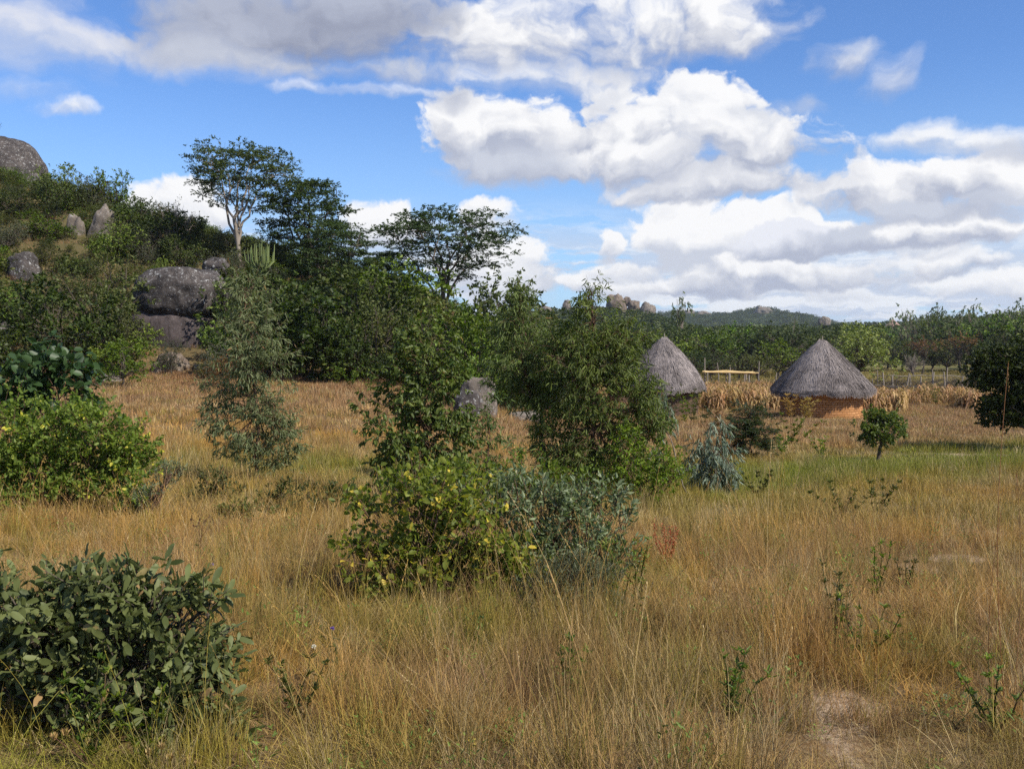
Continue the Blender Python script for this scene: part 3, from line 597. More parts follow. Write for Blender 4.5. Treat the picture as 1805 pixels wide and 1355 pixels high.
# left foreground shrubs
plant('shrub', 'wide lime green shrub with yellow lower leaves at the left edge', 'shrub', 110, 13.2,
      [(40, 745, 70, 40), (110, 760, 60, 44), (180, 755, 60, 44), (20, 800, 60, 60), (100, 820, 80, 60), (190, 815, 60, 54), (230, 800, 34, 50), (60, 870, 80, 44), (160, 868, 80, 40), (225, 860, 44, 40), (-40, 780, 70, 80), (-90, 850, 80, 60), (12, 900, 60, 22)],
      30000, .055, .030, M['lant'], 'ovate', 'out', stem=.02, tw=.15, gap=-.14, shoots=.18)
plant('broadleaf_shrub', 'glossy dark green broad leaved shrub rising behind the wide lime green shrub', 'shrub', 80, 14.6,
      [(75, 632, 30, 24), (110, 650, 34, 28), (60, 680, 50, 34), (110, 695, 44, 34), (140, 655, 22, 26), (30, 710, 40, 34), (85, 735, 60, 28), (165, 745, 30, 26)],
      2300, .125, .085, M['gloss'], 'ovate', 'out', stem=.025, tw=.2, per=6)
plant('shrub', 'green shrub filling the far left edge above the lime green shrub', 'shrub', -10, 17,
      [(-10, 690, 44, 40), (10, 740, 40, 40), (-40, 720, 50, 60)], 3500, .07, .035, M['green'], 'ovate', 'out')
plant('leaning_bush', 'low wispy grey green bush leaning right beside the wide lime green shrub', 'bush', 255, 12.9,
      [(300, 838, 16, 14), (282, 855, 22, 14), (265, 875, 26, 16), (245, 892, 22, 12), (318, 822, 10, 8)], 1200, .06, .012, M['fine'], 'lance', 'up', tw=.16)
for q_, (px, Y, cl, lb) in enumerate([
    (395, 14.8, [(372, 850, 22, 16), (395, 868, 30, 16), (360, 880, 18, 14)], 'scrubby grey green bush just left of the foot of the left gum tree'),
    (500, 14.0, [(470, 880, 26, 12), (505, 870, 26, 14), (545, 880, 24, 16), (520, 895, 40, 12)], 'scrubby grey green bush just right of the foot of the left gum tree'),
    (590, 13.6, [(575, 880, 26, 18), (608, 876, 22, 22), (595, 900, 36, 12)], 'scrubby bush with mauve twigs between the left gum tree and the yellowing shrub'),
    (430, 12.4, [(410, 905, 26, 12), (450, 912, 34, 10)], 'lowest scrubby bush in the grass below the left gum tree')]):
    plant('low_shrub', lb, 'shrub', px, Y, cl, 1100, .055, .022, M['olive'], 'obov', 'up', stem=.008, tw=.12, group='scrubby bushes near the left gum tree')
# centre foreground thicket
plant('shrub', 'lime shrub with yellow turning leaves in the centre foreground', 'shrub', 745, 7.45,
      [(690, 890, 50, 34), (750, 872, 56, 38), (800, 885, 60, 34), (660, 930, 44, 44), (725, 935, 66, 50), (810, 940, 64, 54), (860, 960, 40, 50), (650, 990, 38, 40), (710, 1010, 66, 44), (790, 1020, 66, 40), (850, 1020, 60, 32), (905, 1005, 40, 22), (700, 1050, 50, 26), (780, 1060, 66, 26), (860, 1052, 50, 24)],
      12500, .045, .028, M['yel'], 'ovate', 'out', stem=.012, tw=.14, per=6, vary=.6, shoots=.24, gap=-.03)
plant('silver_shrub', 'blue grey leaved shrub right of the yellow turning shrub', 'shrub', 985, 7.9,
      [(905, 880, 54, 30), (860, 885, 40, 22), (960, 900, 54, 36), (1010, 885, 44, 26), (1060, 895, 44, 28), (1085, 925, 26, 30), (1030, 940, 58, 36), (950, 945, 52, 40), (1000, 985, 66, 28), (1075, 975, 30, 30), (1090, 1005, 18, 12), (920, 980, 40, 34), (960, 1020, 60, 26), (1040, 1020, 40, 20)],
      9500, .055, .019, M['silver'], 'lance', 'up', stem=.013, tw=.15, per=8, shoots=.28, gap=-.03)
plant('fine_bush', 'fine needle leaved grey green bush low in front of the blue grey shrub', 'bush', 1005, 6.85,
      [(1010, 1010, 46, 22), (1050, 1030, 40, 30), (965, 1040, 44, 34), (1010, 1060, 66, 40), (1060, 1075, 30, 30), (950, 1080, 34, 24), (1000, 1100, 50, 20)],
      9500, .036, .0055, M['fine'], 'lance', 'up', stem=.007, tw=.10, per=12, twr=.0016)
plant('green_shrub', 'low bright green shoots between the yellow turning shrub and the rounded dark tree', 'shrub', 800, 11.5,
      [(770, 850, 50, 24), (830, 852, 50, 24), (890, 852, 40, 26), (700, 862, 30, 20), (945, 850, 44, 32), (1000, 850, 44, 28), (870, 890, 60, 26)], 5200, .05, .022, M['green'], 'ovate', 'up', stem=.01)
# bottom left leathery bush
plant('leathery_bush', 'grey green bush with large leathery leaves in the bottom left corner', 'bush', 130, 4.45,
      [(50, 1062, 50, 24), (135, 1044, 50, 26), (215, 1036, 50, 24), (290, 1048, 50, 28), (20, 1105, 70, 44), (110, 1095, 80, 54), (210, 1090, 80, 54), (310, 1085, 60, 40), (360, 1075, 38, 24), (40, 1170, 80, 60), (150, 1170, 90, 60), (260, 1160, 80, 56), (340, 1150, 56, 44), (80, 1245, 90, 50), (200, 1250, 90, 50), (310, 1240, 70, 44), (-60, 1120, 90, 80), (-60, 1220, 90, 80), (370, 1200, 40, 30), (60, 1320, 90, 40), (180, 1325, 90, 40), (300, 1310, 80, 40), (390, 1290, 50, 26)],
      15000, .056, .020, M['leath'], 'big', 'out', bark=BARK, stem=.014, tw=.10, per=7, shell=2.4, twr=.0028, vary=.6, shoots=.09, gap=-.14)

# ------------------------------------------------------------------ prototypes for the hill thicket and the far trees
def proto(name, cl, n, L, Wd, mat, kind='dia', mode='out', trunk=.35, stem=.07, bark=BARK, per=10, tw=.3, shell=2.8, lim=2, mains=0):
    """a unit plant about 1 high, clumps in unit space; returned at the origin, out of the scene"""
    tb = MB(); lf = MB(); cl = np.array(cl, float); top = cl[np.argmax(cl[:, 2])]
    th = trunk*top[2]; tp = limb(tb, (0, 0, -.06), (top[0]*.3, top[1]*.3, th), stem*.22, stem*.16, 6, .05, 6)
    if mains:
        pts_ = []
        for q_ in range(mains):
            a = 6.28*(q_+.3*rng.random())/mains; rr_ = cl[:, 0].max()*(.35+.5*rng.random()) if q_ else .03
            pts_.append(limb(tb, tp[3+(q_ % 3)], (rr_*math.cos(a), rr_*math.sin(a), .72+.2*rng.random()), stem*.13, stem*.035, 9, .06, 6, -.03))
        pts_ = np.concatenate(pts_)
        for c_ in cl:
            d_ = np.linalg.norm(pts_-c_[:3]+np.array([0, 0, .06]), axis=1)+np.where(pts_[:, 2] > c_[2]-.02, 1, 0); s = pts_[np.argmin(d_)]
            pp = limb(tb, s, c_[:3]-np.array([0, 0, c_[5]*.3]), stem*.035, stem*.012, 6, .08, 4, .05)
            for w_ in range(2): limb(tb, pp[2+w_], c_[:3]+rdir(1)[0]*c_[3:6]*.8, stem*.014, stem*.006, 4, .1, 3)
    for c_ in ([] if mains else cl):
        for q_ in range(lim):
            s = tp[-1-(q_ % 2)]; pp = limb(tb, s, c_[:3]+rng.normal(size=3)*c_[3:6]*.3, stem*.11, stem*.03, 6, .07, 5, .04)
            for w_ in range(3): limb(tb, pp[2+w_], c_[:3]+rdir(1)[0]*c_[3:6]*.8, stem*.04, stem*.012, 4, .1, 3)
    crown(lf, cl, n, L, Wd, kind, mode, per, tw, shell, None, gap=-.1 if mode != 'pad' else -.2, shoots=.1 if mode != 'pad' else 0)
    return tb.mesh(name+'_trunk', bark, True), lf.mesh(name+'_crown', mat)
def rc(k, rx=.42, rz=.36, cz=.55, cr=.2, flat=1.0):
    out_ = []
    for q_ in range(k):
        a = rng.random()*6.28; r = rx*rng.random()**.5; z = cz+(rng.random()*2-1)*rz*.75
        s = cr*(.7+.7*rng.random()); out_.append((r*math.cos(a), r*math.sin(a), z, s, s, s*flat))
    return out_
BUSH = {}
for nm, mt, L, n, md in (('dark', 'dark', .050, 3800, 'out'), ('olive', 'olive', .036, 4400, 'out'), ('green', 'green', .046, 3600, 'out'), ('greyb', 'greyb', .030, 4000, 'up'), ('big', 'dark', .062, 3000, 'out')):
    BUSH[nm] = [proto('bush_'+nm, rc(22, .43, .40, .50, .145), int(n*1.5), L*.9, L*.46, M[mt], 'ovate' if nm in ('big',) else 'dia', md, .25, .10, per=9, tw=.06, lim=1) for _ in range(4)]
def umb(k, w, tiers, th=.3):
    out_ = []
    for z, rr, nn in tiers:
        for q_ in range(nn):
            a = 6.28*(q_+rng.random()*.7)/nn; r = rr*(.45+.6*rng.random()); s = w*(.8+.5*rng.random())
            out_.append((r*math.cos(a), r*math.sin(a), z+rng.normal()*.012, s, s, s*th))
    return out_
TREE = {}
TREE['umb'] = [proto('flat_top', umb(0, .115, [(.985, .36, 10), (.90, .48, 15), (.81, .52, 15), (.72, .46, 12), (.63, .36, 8), (.55, .26, 4)], .11), 30000, .019, .009, M['alb'], 'dia', 'pad', .42, .11, BARKP, 12, .05, 1.6, mains=7) for _ in range(2)]
TREE['umbk'] = [proto('flat_top_dark', umb(0, .12, [(.985, .30, 7), (.90, .46, 13), (.81, .54, 16), (.72, .50, 14), (.63, .46, 12), (.54, .38, 9), (.45, .26, 5)], .13), 38000, .019, .0095, M['alb'], 'dia', 'pad', .36, .10, BARK, 12, .05, 1.6, mains=8)]
TREE['umbd'] = [proto('flat_top_full', umb(0, .13, [(.97, .16, 6), (.88, .28, 9), (.78, .36, 11), (.68, .40, 12), (.56, .44, 13), (.44, .44, 12), (.32, .42, 9), (.2, .36, 7)], .13), 52000, .020, .010, M['alb'], 'dia', 'pad', .25, .12, BARK, 12, .05, 1.6, mains=7) for _ in range(2)]
TREE['wood'] = [proto('wood_tree', rc(20, .42, .36, .58, .14), 3600, .045, .028, M['wood'], 'dia', 'out', .3, .12, per=9, tw=.08) for _ in range(4)]
TREE['woodg'] = [proto('wood_green', rc(18, .42, .36, .56, .15), 3600, .045, .028, M['green'], 'dia', 'out', .3, .12, per=9, tw=.08) for _ in range(2)]
TREE['woodo'] = [proto('wood_olive', rc(18, .42, .30, .56, .15), 3600, .042, .026, M['olive'], 'dia', 'out', .3, .12, per=9, tw=.08) for _ in range(2)]
TREE['pale'] = [proto('pale_tree', [(rng.normal()*.10, rng.normal()*.10, z, .13, .13, .10) for z in np.linspace(.25, .95, 12)], 2200, .045, .018, M['woodp'], 'dia', 'droop', .4, .10, BARKP, per=9, tw=.08) for _ in range(3)]
TREE['leafy'] = [proto('leafy_tree', rc(22, .44, .38, .55, .15), 8200, .036, .022, M['leafy'], 'dia', 'out', .3, .12, per=7, tw=.07)]
TREE['rust'] = [proto('rust_tree', rc(10, .36, .16, .75, .17, .6), 2200, .05, .028, M['rust'], 'dia', 'flat', .5, .12, per=8, tw=.08)]
TREE['bare'] = [proto('grey_thorn', rc(12, .40, .34, .55, .2), 900, .04, .012, M['greyb'], 'dia', 'up', .3, .14, BARKP, per=6, tw=.1, lim=3)]
def stand(lib, name, label, cat, px, Y, top, w=1.0, group=None, sink=0.0, key=None):
    """one tree or bush; px, Y place its foot on the ground, top is the photo height its crown reaches"""
    b = gp(px, Y); h = max(.5, at(px, top, Y)[2]-b[2])
    pr_ = lib[int(rng.integers(len(lib)))]
    root = empty(name, b-np.array([0, 0, sink]), label, cat, group); root.rotation_euler = (0, 0, rng.random()*6.28); root.scale = (h*w, h*w, h)
    link('trunk', pr_[0], root); link('crown', pr_[1], root); return root

# umbrella trees of the hill
stand(TREE['umb'], 'flat_topped_tree', 'tall flat topped tree with a pale forked trunk on the left hill', 'tree', 427, 64, 260, .92)
stand(TREE['umbd'], 'flat_topped_tree', 'dense layered tree directly right of the tall pale trunked flat topped tree', 'tree', 545, 66, 318, 1.05)
stand(TREE['umbd'], 'flat_topped_tree', 'low wide layered tree right of the dense layered tree', 'tree', 588, 60, 396, 1.15)
stand(TREE['umbk'], 'flat_topped_tree', 'dark flat topped tree on the right end of the hill', 'tree', 785, 64, 374, 1.18)
stand(TREE['umbd'], 'flat_topped_tree', 'low dark layered tree left of the right hand flat topped tree', 'tree', 680, 64, 446, 1.25)
stand(TREE['wood'], 'leafy_tree', 'dark rounded tree at the right foot of the hill', 'tree', 885, 62, 484, 1.0)
stand(TREE['bare'], 'thorn_tree', 'thin half bare thorn tree left of the tall pale trunked flat topped tree', 'tree', 318, 66, 350, 1.0)
H = [
 ('olive', 70, 70, 322, 1.2, 'olive bush tucked under the right side of the highest boulder'), ('dark', 135, 69, 312, 1.0, 'dark bush between the bright green and the olive bush on the hilltop'),
 ('olive', 95, 64, 385, 1.2, 'olive bush below left of the stacked pale boulders'), ('olive', 128, 62, 425, 1.0, 'olive bush at the foot of the left stacked pale boulder'), ('green', 185, 61, 430, .9, 'green bush at the foot of the right stacked pale boulder'), ('olive', 45, 65, 365, 1.2, 'olive bush below the highest boulder, second row'),
      # library, photo x, distance, photo height of the crown top, width, label
 ('green', 110, 70, 280, 1.0, 'bright green round bush on the hilltop right of the highest boulder'),
 ('olive', 165, 71, 298, 1.0, 'olive bush on the hilltop between two greener bushes'),
 ('green', 205, 72, 288, .8, 'small bright tufted tree on the hilltop skyline'),
 ('dark', 238, 70, 345, 1.1, 'dark low bush on the skyline right of the tufted tree'),
 ('olive', 280, 68, 352, 1.1, 'olive bush on the skyline left of the thin thorn tree'),
 ('greyb', 30, 68, 325, 1.3, 'grey bush below the highest boulder'), ('olive', 60, 66, 375, 1.3, 'olive bush left of the stacked pale boulders'),
 ('dark', 100, 66, 350, 1.0, 'dark bush just left of the stacked pale boulders'), ('dark', 345, 67, 378, 1.0, 'dark bush left of the pale forked trunk'),
 ('dark', 375, 68, 415, 1.0, 'dark bush touching the pale forked trunk'), ('olive', 230, 64, 372, 1.1, 'olive bush right of the stacked pale boulders'),
 ('greyb', 265, 62, 400, 1.1, 'grey bush below the thin thorn tree'), ('dark', 330, 62, 410, 1.1, 'dark bush above the big dark boulder'),
 ('olive', 20, 62, 400, 1.3, 'olive bush at the left edge above the lichened boulder'), ('olive', 85, 60, 425, 1.0, 'olive bush right of the lichened boulder'),
 ('greyb', 150, 60, 452, 1.3, 'grey bush under the stacked pale boulders'), ('olive', 210, 58, 440, 1.2, 'olive bush left above the big dark boulder'),
 ('green', 138, 64, 408, .6, 'green bush wedged between the stacked pale boulders'), ('greyb', 395, 60, 440, 1.2, 'grey bush right above the big dark boulder'),
 ('green', 285, 59, 448, .8, 'yellow green bush just above the big dark boulder'), ('dark', 462, 60, 452, 1.1, 'dark bush at the foot of the pale forked trunk'),
 ('green', 5, 56, 485, .9, 'green bush left of the lichened boulder'), ('olive', 110, 55, 470, 1.3, 'olive bush between the lichened and the big dark boulder'),
 ('dark', 45, 52, 520, 1.4, 'dark bush on the left edge of the slope'), ('olive', 160, 49, 445, 1.1, 'large dark olive tree left of the big dark boulder'),
 ('dark', 130, 47, 480, 1.2, 'dark spreading tree left of the big dark boulder'), ('olive', 215, 47, 535, .9, 'olive bush hiding the left foot of the big dark boulder'),
 ('green', 218, 41, 590, 1.2, 'bright green bush at the foot of the slope left of the small round boulder'), ('olive', 80, 46, 560, 1.3, 'olive bush at the foot of the slope behind the glossy shrub'),
 ('greyb', 305, 46, 592, .9, 'grey leaved bush at the right foot of the big dark boulder'), ('green', 430, 52, 476, 1.2, 'yellow green bush right of the big dark boulder'),
 ('green', 400, 46, 535, .9, 'green bush behind the top of the left gum tree'), ('big', 480, 46, 510, 1.0, 'glossy dark bush right behind the left gum tree'),
 ('big', 540, 45, 500, 1.1, 'glossy dark bush in the middle of the dark thicket'), ('big', 590, 44, 560, 1.0, 'glossy dark bush at the front of the dark thicket'),
 ('dark', 505, 52, 470, 1.2, 'dark bush under the dense layered tree'), ('dark', 570, 54, 470, 1.3, 'dark bush under the low wide layered tree'),
 ('dark', 640, 50, 460, 1.2, 'dark bush between the layered trees and the meadow'), ('olive', 665, 45, 520, 1.1, 'olive brown bush in the right half of the thicket'),
 ('dark', 620, 43.5, 580, 1.0, 'dark bush at the meadow edge of the thicket'), ('olive', 720, 46, 510, 1.1, 'olive brown bush behind the rounded dark tree'),
 ('green', 700, 52, 450, 1.1, 'greenish bush left of the right hand flat topped tree'), ('dark', 760, 50, 520, 1.2, 'dark bush under the right hand flat topped tree'),
 ('dark', 690, 43, 610, 1.1, 'dark bush low behind the rounded dark tree'), ('green', 815, 42, 530, 1.0, 'bright green bush above the split boulder'),
 ('green', 860, 43, 520, 1.0, 'bright green bush right above the split boulder'), ('green', 835, 40, 575, 1.0, 'bright green bush resting against the split boulder'),
 ('dark', 800, 46, 560, 1.2, 'dark bush behind the bright green bushes'), ('dark', 900, 47, 530, 1.2, 'dark bush behind the narrow gum tree'),
 ('olive', 930, 60, 520, 1.2, 'olive bush on the skyline behind the narrow gum tree'), ('dark', 960, 50, 560, 1.2, 'dark bush seen between the narrow and the tall gum trees'),
 ('dark', 1000, 55, 560, 1.3, 'dark bush behind the tall bushy gum tree'), ('dark', 1060, 60, 560, 1.3, 'dark bush between the tall bushy gum tree and the first hut'),
 ('dark', 378, 49, 560, .7, 'dark bush at the right end of the big dark boulder'), ('dark', 450, 45, 590, .9, 'dark low bush behind the trunk of the left gum tree'),
 ('olive', -40, 52, 450, 1.4, 'olive bush crossing the left edge'), ('greyb', -20, 60, 380, 1.4, 'grey bush crossing the left edge near the hilltop'),
 ('dark', -50, 44, 540, 1.3, 'dark bush crossing the left edge of the meadow'), ('dark', 415, 56, 455, 1.1, 'dark bush left under the pale forked trunk'),
]
for kd, px, Y, top, w, lb in H:
    stand(BUSH[kd], 'bush', lb, 'bush', px, Y, top, w, 'bushes on the boulder hill')
stand(BUSH['greyb'], 'bush', 'brown dry bush behind the trunk of the left gum tree', 'bush', 395, 41, 605, 1.1).children[1].data = proto('dry', rc(10, .38, .34, .5, .22), 2600, .05, .016, M['rust'], 'dia', 'up', .2, .1, per=9, tw=.1)[1]
for k in range(80):
    px = -60+rng.random()*620; Y = (45+rng.random()*30) if k < 46 else (60+rng.random()*15); b = gp(px, Y); kd = rng.choice(['olive', 'greyb', 'dark', 'green', 'dark', 'green']); hh = 1.6+1.6*rng.random()
    if 215 < px < 410 and Y < 62: continue
    if (95 < px < 210 and Y < 66.5) or (-10 < px < 80 and Y < 60): continue
    top = CY-F*0+0; r_ = (b[2]+hh-CAMZ)/Y; top = 590-r_*F
    top = max(top, np.interp(px, [-60, 70, 110, 240, 300, 380, 500, 560], [330, 330, 305, 320, 360, 390, 470, 480]))
    where = 'above the big dark boulders' if Y > 56 else 'low on the slope'
    stand(BUSH[kd], 'bush', {'olive': 'olive', 'greyb': 'greyish', 'dark': 'dark green', 'green': 'fresh green'}[kd]+' bush of the tangled scrub '+where, 'bush', px, Y, top, 1.35, 'scrub bushes between the boulders')
n = 1500; xs = -62+66*rng.random(n); ys = 44.5+45*rng.random(n); ok = ~((ys < 53) & (xs > -19.8) & (xs < -13.5)) ; xs, ys = xs[ok], ys[ok]; n = len(xs); s_ = .6+1.05*rng.random(n)
for ux, uy, ur in ((gp(154, 64)[0], 64, 2.6), (gp(37, 56)[0], 56, 2.4)): s_ = np.where((xs-ux)**2+(ys-uy)**2 < ur*ur, s_*.65, s_)
scatter('undergrowth', np.stack([xs, ys, G(xs, ys)-.1], 1), np.stack([xs*0, xs*0, rng.random(n)*6.28], 1), np.stack([s_*1.3, s_*1.3, s_], 1), rng.integers(0, 10, n), np.ones((n, 4)), [BUSH[k][j][1] for k in ('olive', 'dark', 'dark', 'green', 'olive') for j in (0, 1)], 'low tangled undergrowth covering the boulder hill', 'undergrowth')
# candelabra succulent
b = gp(462, 58); root = empty('candelabra_plant', b, 'pale ribbed candelabra succulent beside the pale forked trunk', 'succulent')
mb = MB()
z0 = at(462, 468, 58)[2]-b[2]; z1 = at(462, 428, 58)[2]-b[2]
tube(mb, [(0, 0, 0), (0, 0, z0)], .09, 6, .3)
for q_ in range(26):
    a = q_/26*6.28; r = .2+.8*rng.random(); tube(mb, [(0, 0, z0-.25), (r*.6*math.cos(a), r*.5*math.sin(a), z0-.1), (r*math.cos(a), r*math.sin(a), z0+.25), (r*1.08*math.cos(a), r*1.08*math.sin(a), z0+(z1-z0)*(.6+.4*rng.random()))], [.035, .04, .042, .02], 5, rng.random())
mb.obj('stem', M['cact'], root)

# ------------------------------------------------------------------ boulders
def rockmat(name, dark, light, lich, streak=.5):
    m, t, out = newmat(name); P = t.node('ShaderNodeTexCoord').outputs['Object']
    n1 = t.noise(P, 1.1, 6, .65); n2 = t.noise(P, 6, 8, .7); vo = t.node('ShaderNodeTexVoronoi', {'Vector': P, 'Scale': 5.5}).outputs['Distance']
    st = t.noise(t.vm('MULTIPLY', P, (1.6, 1.6, .12)), 1.6, 4, .6)
    col = t.mix(t.step(n1, .35, .65), dark, light)
    col = t.mix(t.m('MULTIPLY', t.step(st, .48, .62), streak), col, tuple(v*.45 for v in dark))
    spots = t.m('MULTIPLY', t.step(n2, .56, .64), t.step(n1, .40, .56))
    col = t.mix(t.m('MULTIPLY', spots, lich), col, (.52, .52, .50))
    col = t.mix(t.m('MULTIPLY', t.step(t.noise(P, 14, 5, .6), .62, .68), lich*.7), col, (.62, .62, .58))
    bp = t.node('ShaderNodeBump', {'Strength': .6, 'Distance': .08, 'Height': t.m('ADD', n2, n1)})
    pr = t.node('ShaderNodeBsdfPrincipled', {'Base Color': col, 'Roughness': .92, 'Specular IOR Level': .2, 'Normal': bp.outputs[0]})
    t.l.new(pr.outputs[0], out.inputs[0]); return m
RD = rockmat('boulder_dark', (.042, .036, .034), (.095, .080, .072), .75)
RP = rockmat('boulder_pale', (.11, .092, .075), (.23, .19, .155), .5, .3)
RT = rockmat('boulder_tan', (.12, .088, .066), (.21, .165, .125), .3, .3)
import bmesh
def rockmesh(mat, sx, sy, sz, seed, rough=.16, sub=5, pw=2.6):
    bm = bmesh.new(); bmesh.ops.create_icosphere(bm, subdivisions=sub, radius=1.0)
    for v in bm.verts:
        p = v.co.normalized(); k = (abs(p.x)**pw+abs(p.y)**pw+abs(p.z)**pw)**(-1/pw)
        q_ = p*k; nz = mnoise.fractal(p*1.3+Vector((seed, seed*2, 0)), 1.0, 2.0, 3)*rough+mnoise.fractal(p*5+Vector((seed, 0, 3)), .8, 2.0, 4)*rough*.22
        q_ = q_*(1+nz); v.co = Vector((q_.x*sx, q_.y*sy, q_.z*sz))
    me = bpy.data.meshes.new('rock'); bm.to_mesh(me); bm.free()
    for p in me.polygons: p.use_smooth = True
    me.materials.append(mat); return me
def boulder(label, x0, x1, y0, y1, Y, mat=None, seed=1, name='boulder', group=None, dep=.8, sink=.25, rough=.16, rz=0, pw=2.6, tilt=0):
    
    if Y is None:
        for Y in np.arange(18, 80, .25):
            gz = gp((x0+x1)/2, Y); yy_ = 590-(gz[2]-CAMZ)/Y*F
            if yy_ <= y1: break
        Y = float(Y)
    k = Y/F; w = (x1-x0)*k/2; h = (y1-y0)*k; px = (x0+x1)/2; top = at(px, y0, Y)[2]; hz = h*(1+sink)/2
    c_ = at(px, y1, Y); me = rockmesh(mat or RP, w, w*dep, hz, seed, rough, 5 if (x1-x0) > 60 else 4, pw)
    o = link(name, me, loc=(c_[0], Y+w*dep*.5, top-hz), rot=(0, R(tilt), R(rz))); tag(o, label, 'boulder', group); return o
boulder('highest dark domed boulder on the hilltop at the left edge', -110, 70, 234, 345, 76, RD, 3.1, sink=.6, dep=.9, pw=2.0, rough=.10)
boulder('large dark lichened boulder slab resting on the slope, upper of the stacked pair', 236, 388, 470, 548, 52, RD, 7.7, dep=.8, sink=.15, pw=3.2, rough=.12)
boulder('large smooth dark boulder under the lichened slab, lower of the stacked pair', 225, 374, 541, 640, 52, rockmat('boulder_smooth', (.055, .044, .042), (.095, .075, .072), .12, .6), 9.2, dep=.8, sink=.3, pw=3.4, rough=.08)
boulder('pale upright boulder, left of the two stacked on the upper slope', 116, 146, 376, 440, 65, RP, 4.2, sink=.5, rough=.25)
boulder('pale upright boulder, right of the two stacked on the upper slope', 152, 194, 366, 450, 65, RP, 5.9, sink=.4, tilt=14, rough=.25)
boulder('grey lichened boulder among bushes near the left edge', 12, 62, 443, 490, 58, RD, 6.5, sink=.5)
boulder('smooth grey boulder cut by the left edge of the meadow', -50, 26, 567, 602, None, RD, 8.5, sink=.5)
boulder('pale low rock just under the smooth grey boulder at the left edge', -30, 14, 602, 620, None, RP, 2.5, sink=.5)
boulder('small rounded pinkish boulder in the dry grass below the big dark boulders', 264, 326, 624, 656, None, RT, 12.5, sink=.7, rough=.24)
boulder('small pale rock below the bright green bush on the slope', 166, 208, 657, 676, None, RP, 13.5, sink=.7, rough=.24)
boulder('tiny tan rock beside the brown dry bush', 338, 366, 641, 654, None, RT, 14.5, sink=.7, rough=.24)
boulder('pale split boulder seen between the rounded dark tree and the gums', 812, 876, 667, 735, None, RP, 15.5, sink=.3, pw=3.0, dep=.7)
boulder('thin slab of pale rock leaning on the split boulder', 800, 846, 690, 738, None, RD, 25.5, sink=.3, pw=3.0, dep=.7)
boulder('flat pale rock low in the grass under the narrow gum tree', 892, 955, 727, 742, None, RP, 16.5, sink=.5, dep=1.2, pw=3.2)
boulder('orange earth mound glimpsed behind the narrow gum tree', 935, 985, 684, 712, None, rockmat('red_earth', (.40, .15, .05), (.55, .24, .09), .0, .1), 17.5, name='earth_mound', sink=.6)
boulder('small dark rock on the slope above the yellow green bush', 355, 402, 455, 474, 57, RD, 18.5, sink=.8, rough=.3)
b = gp(2, 76); o = stand(BUSH['dark'], 'bush', 'tiny dark bush growing on top of the highest boulder', 'bush', 2, 76, 230, .5); o.location.z = at(2, 236, 76)[2]; o.scale = (.75, .75, 1.1)

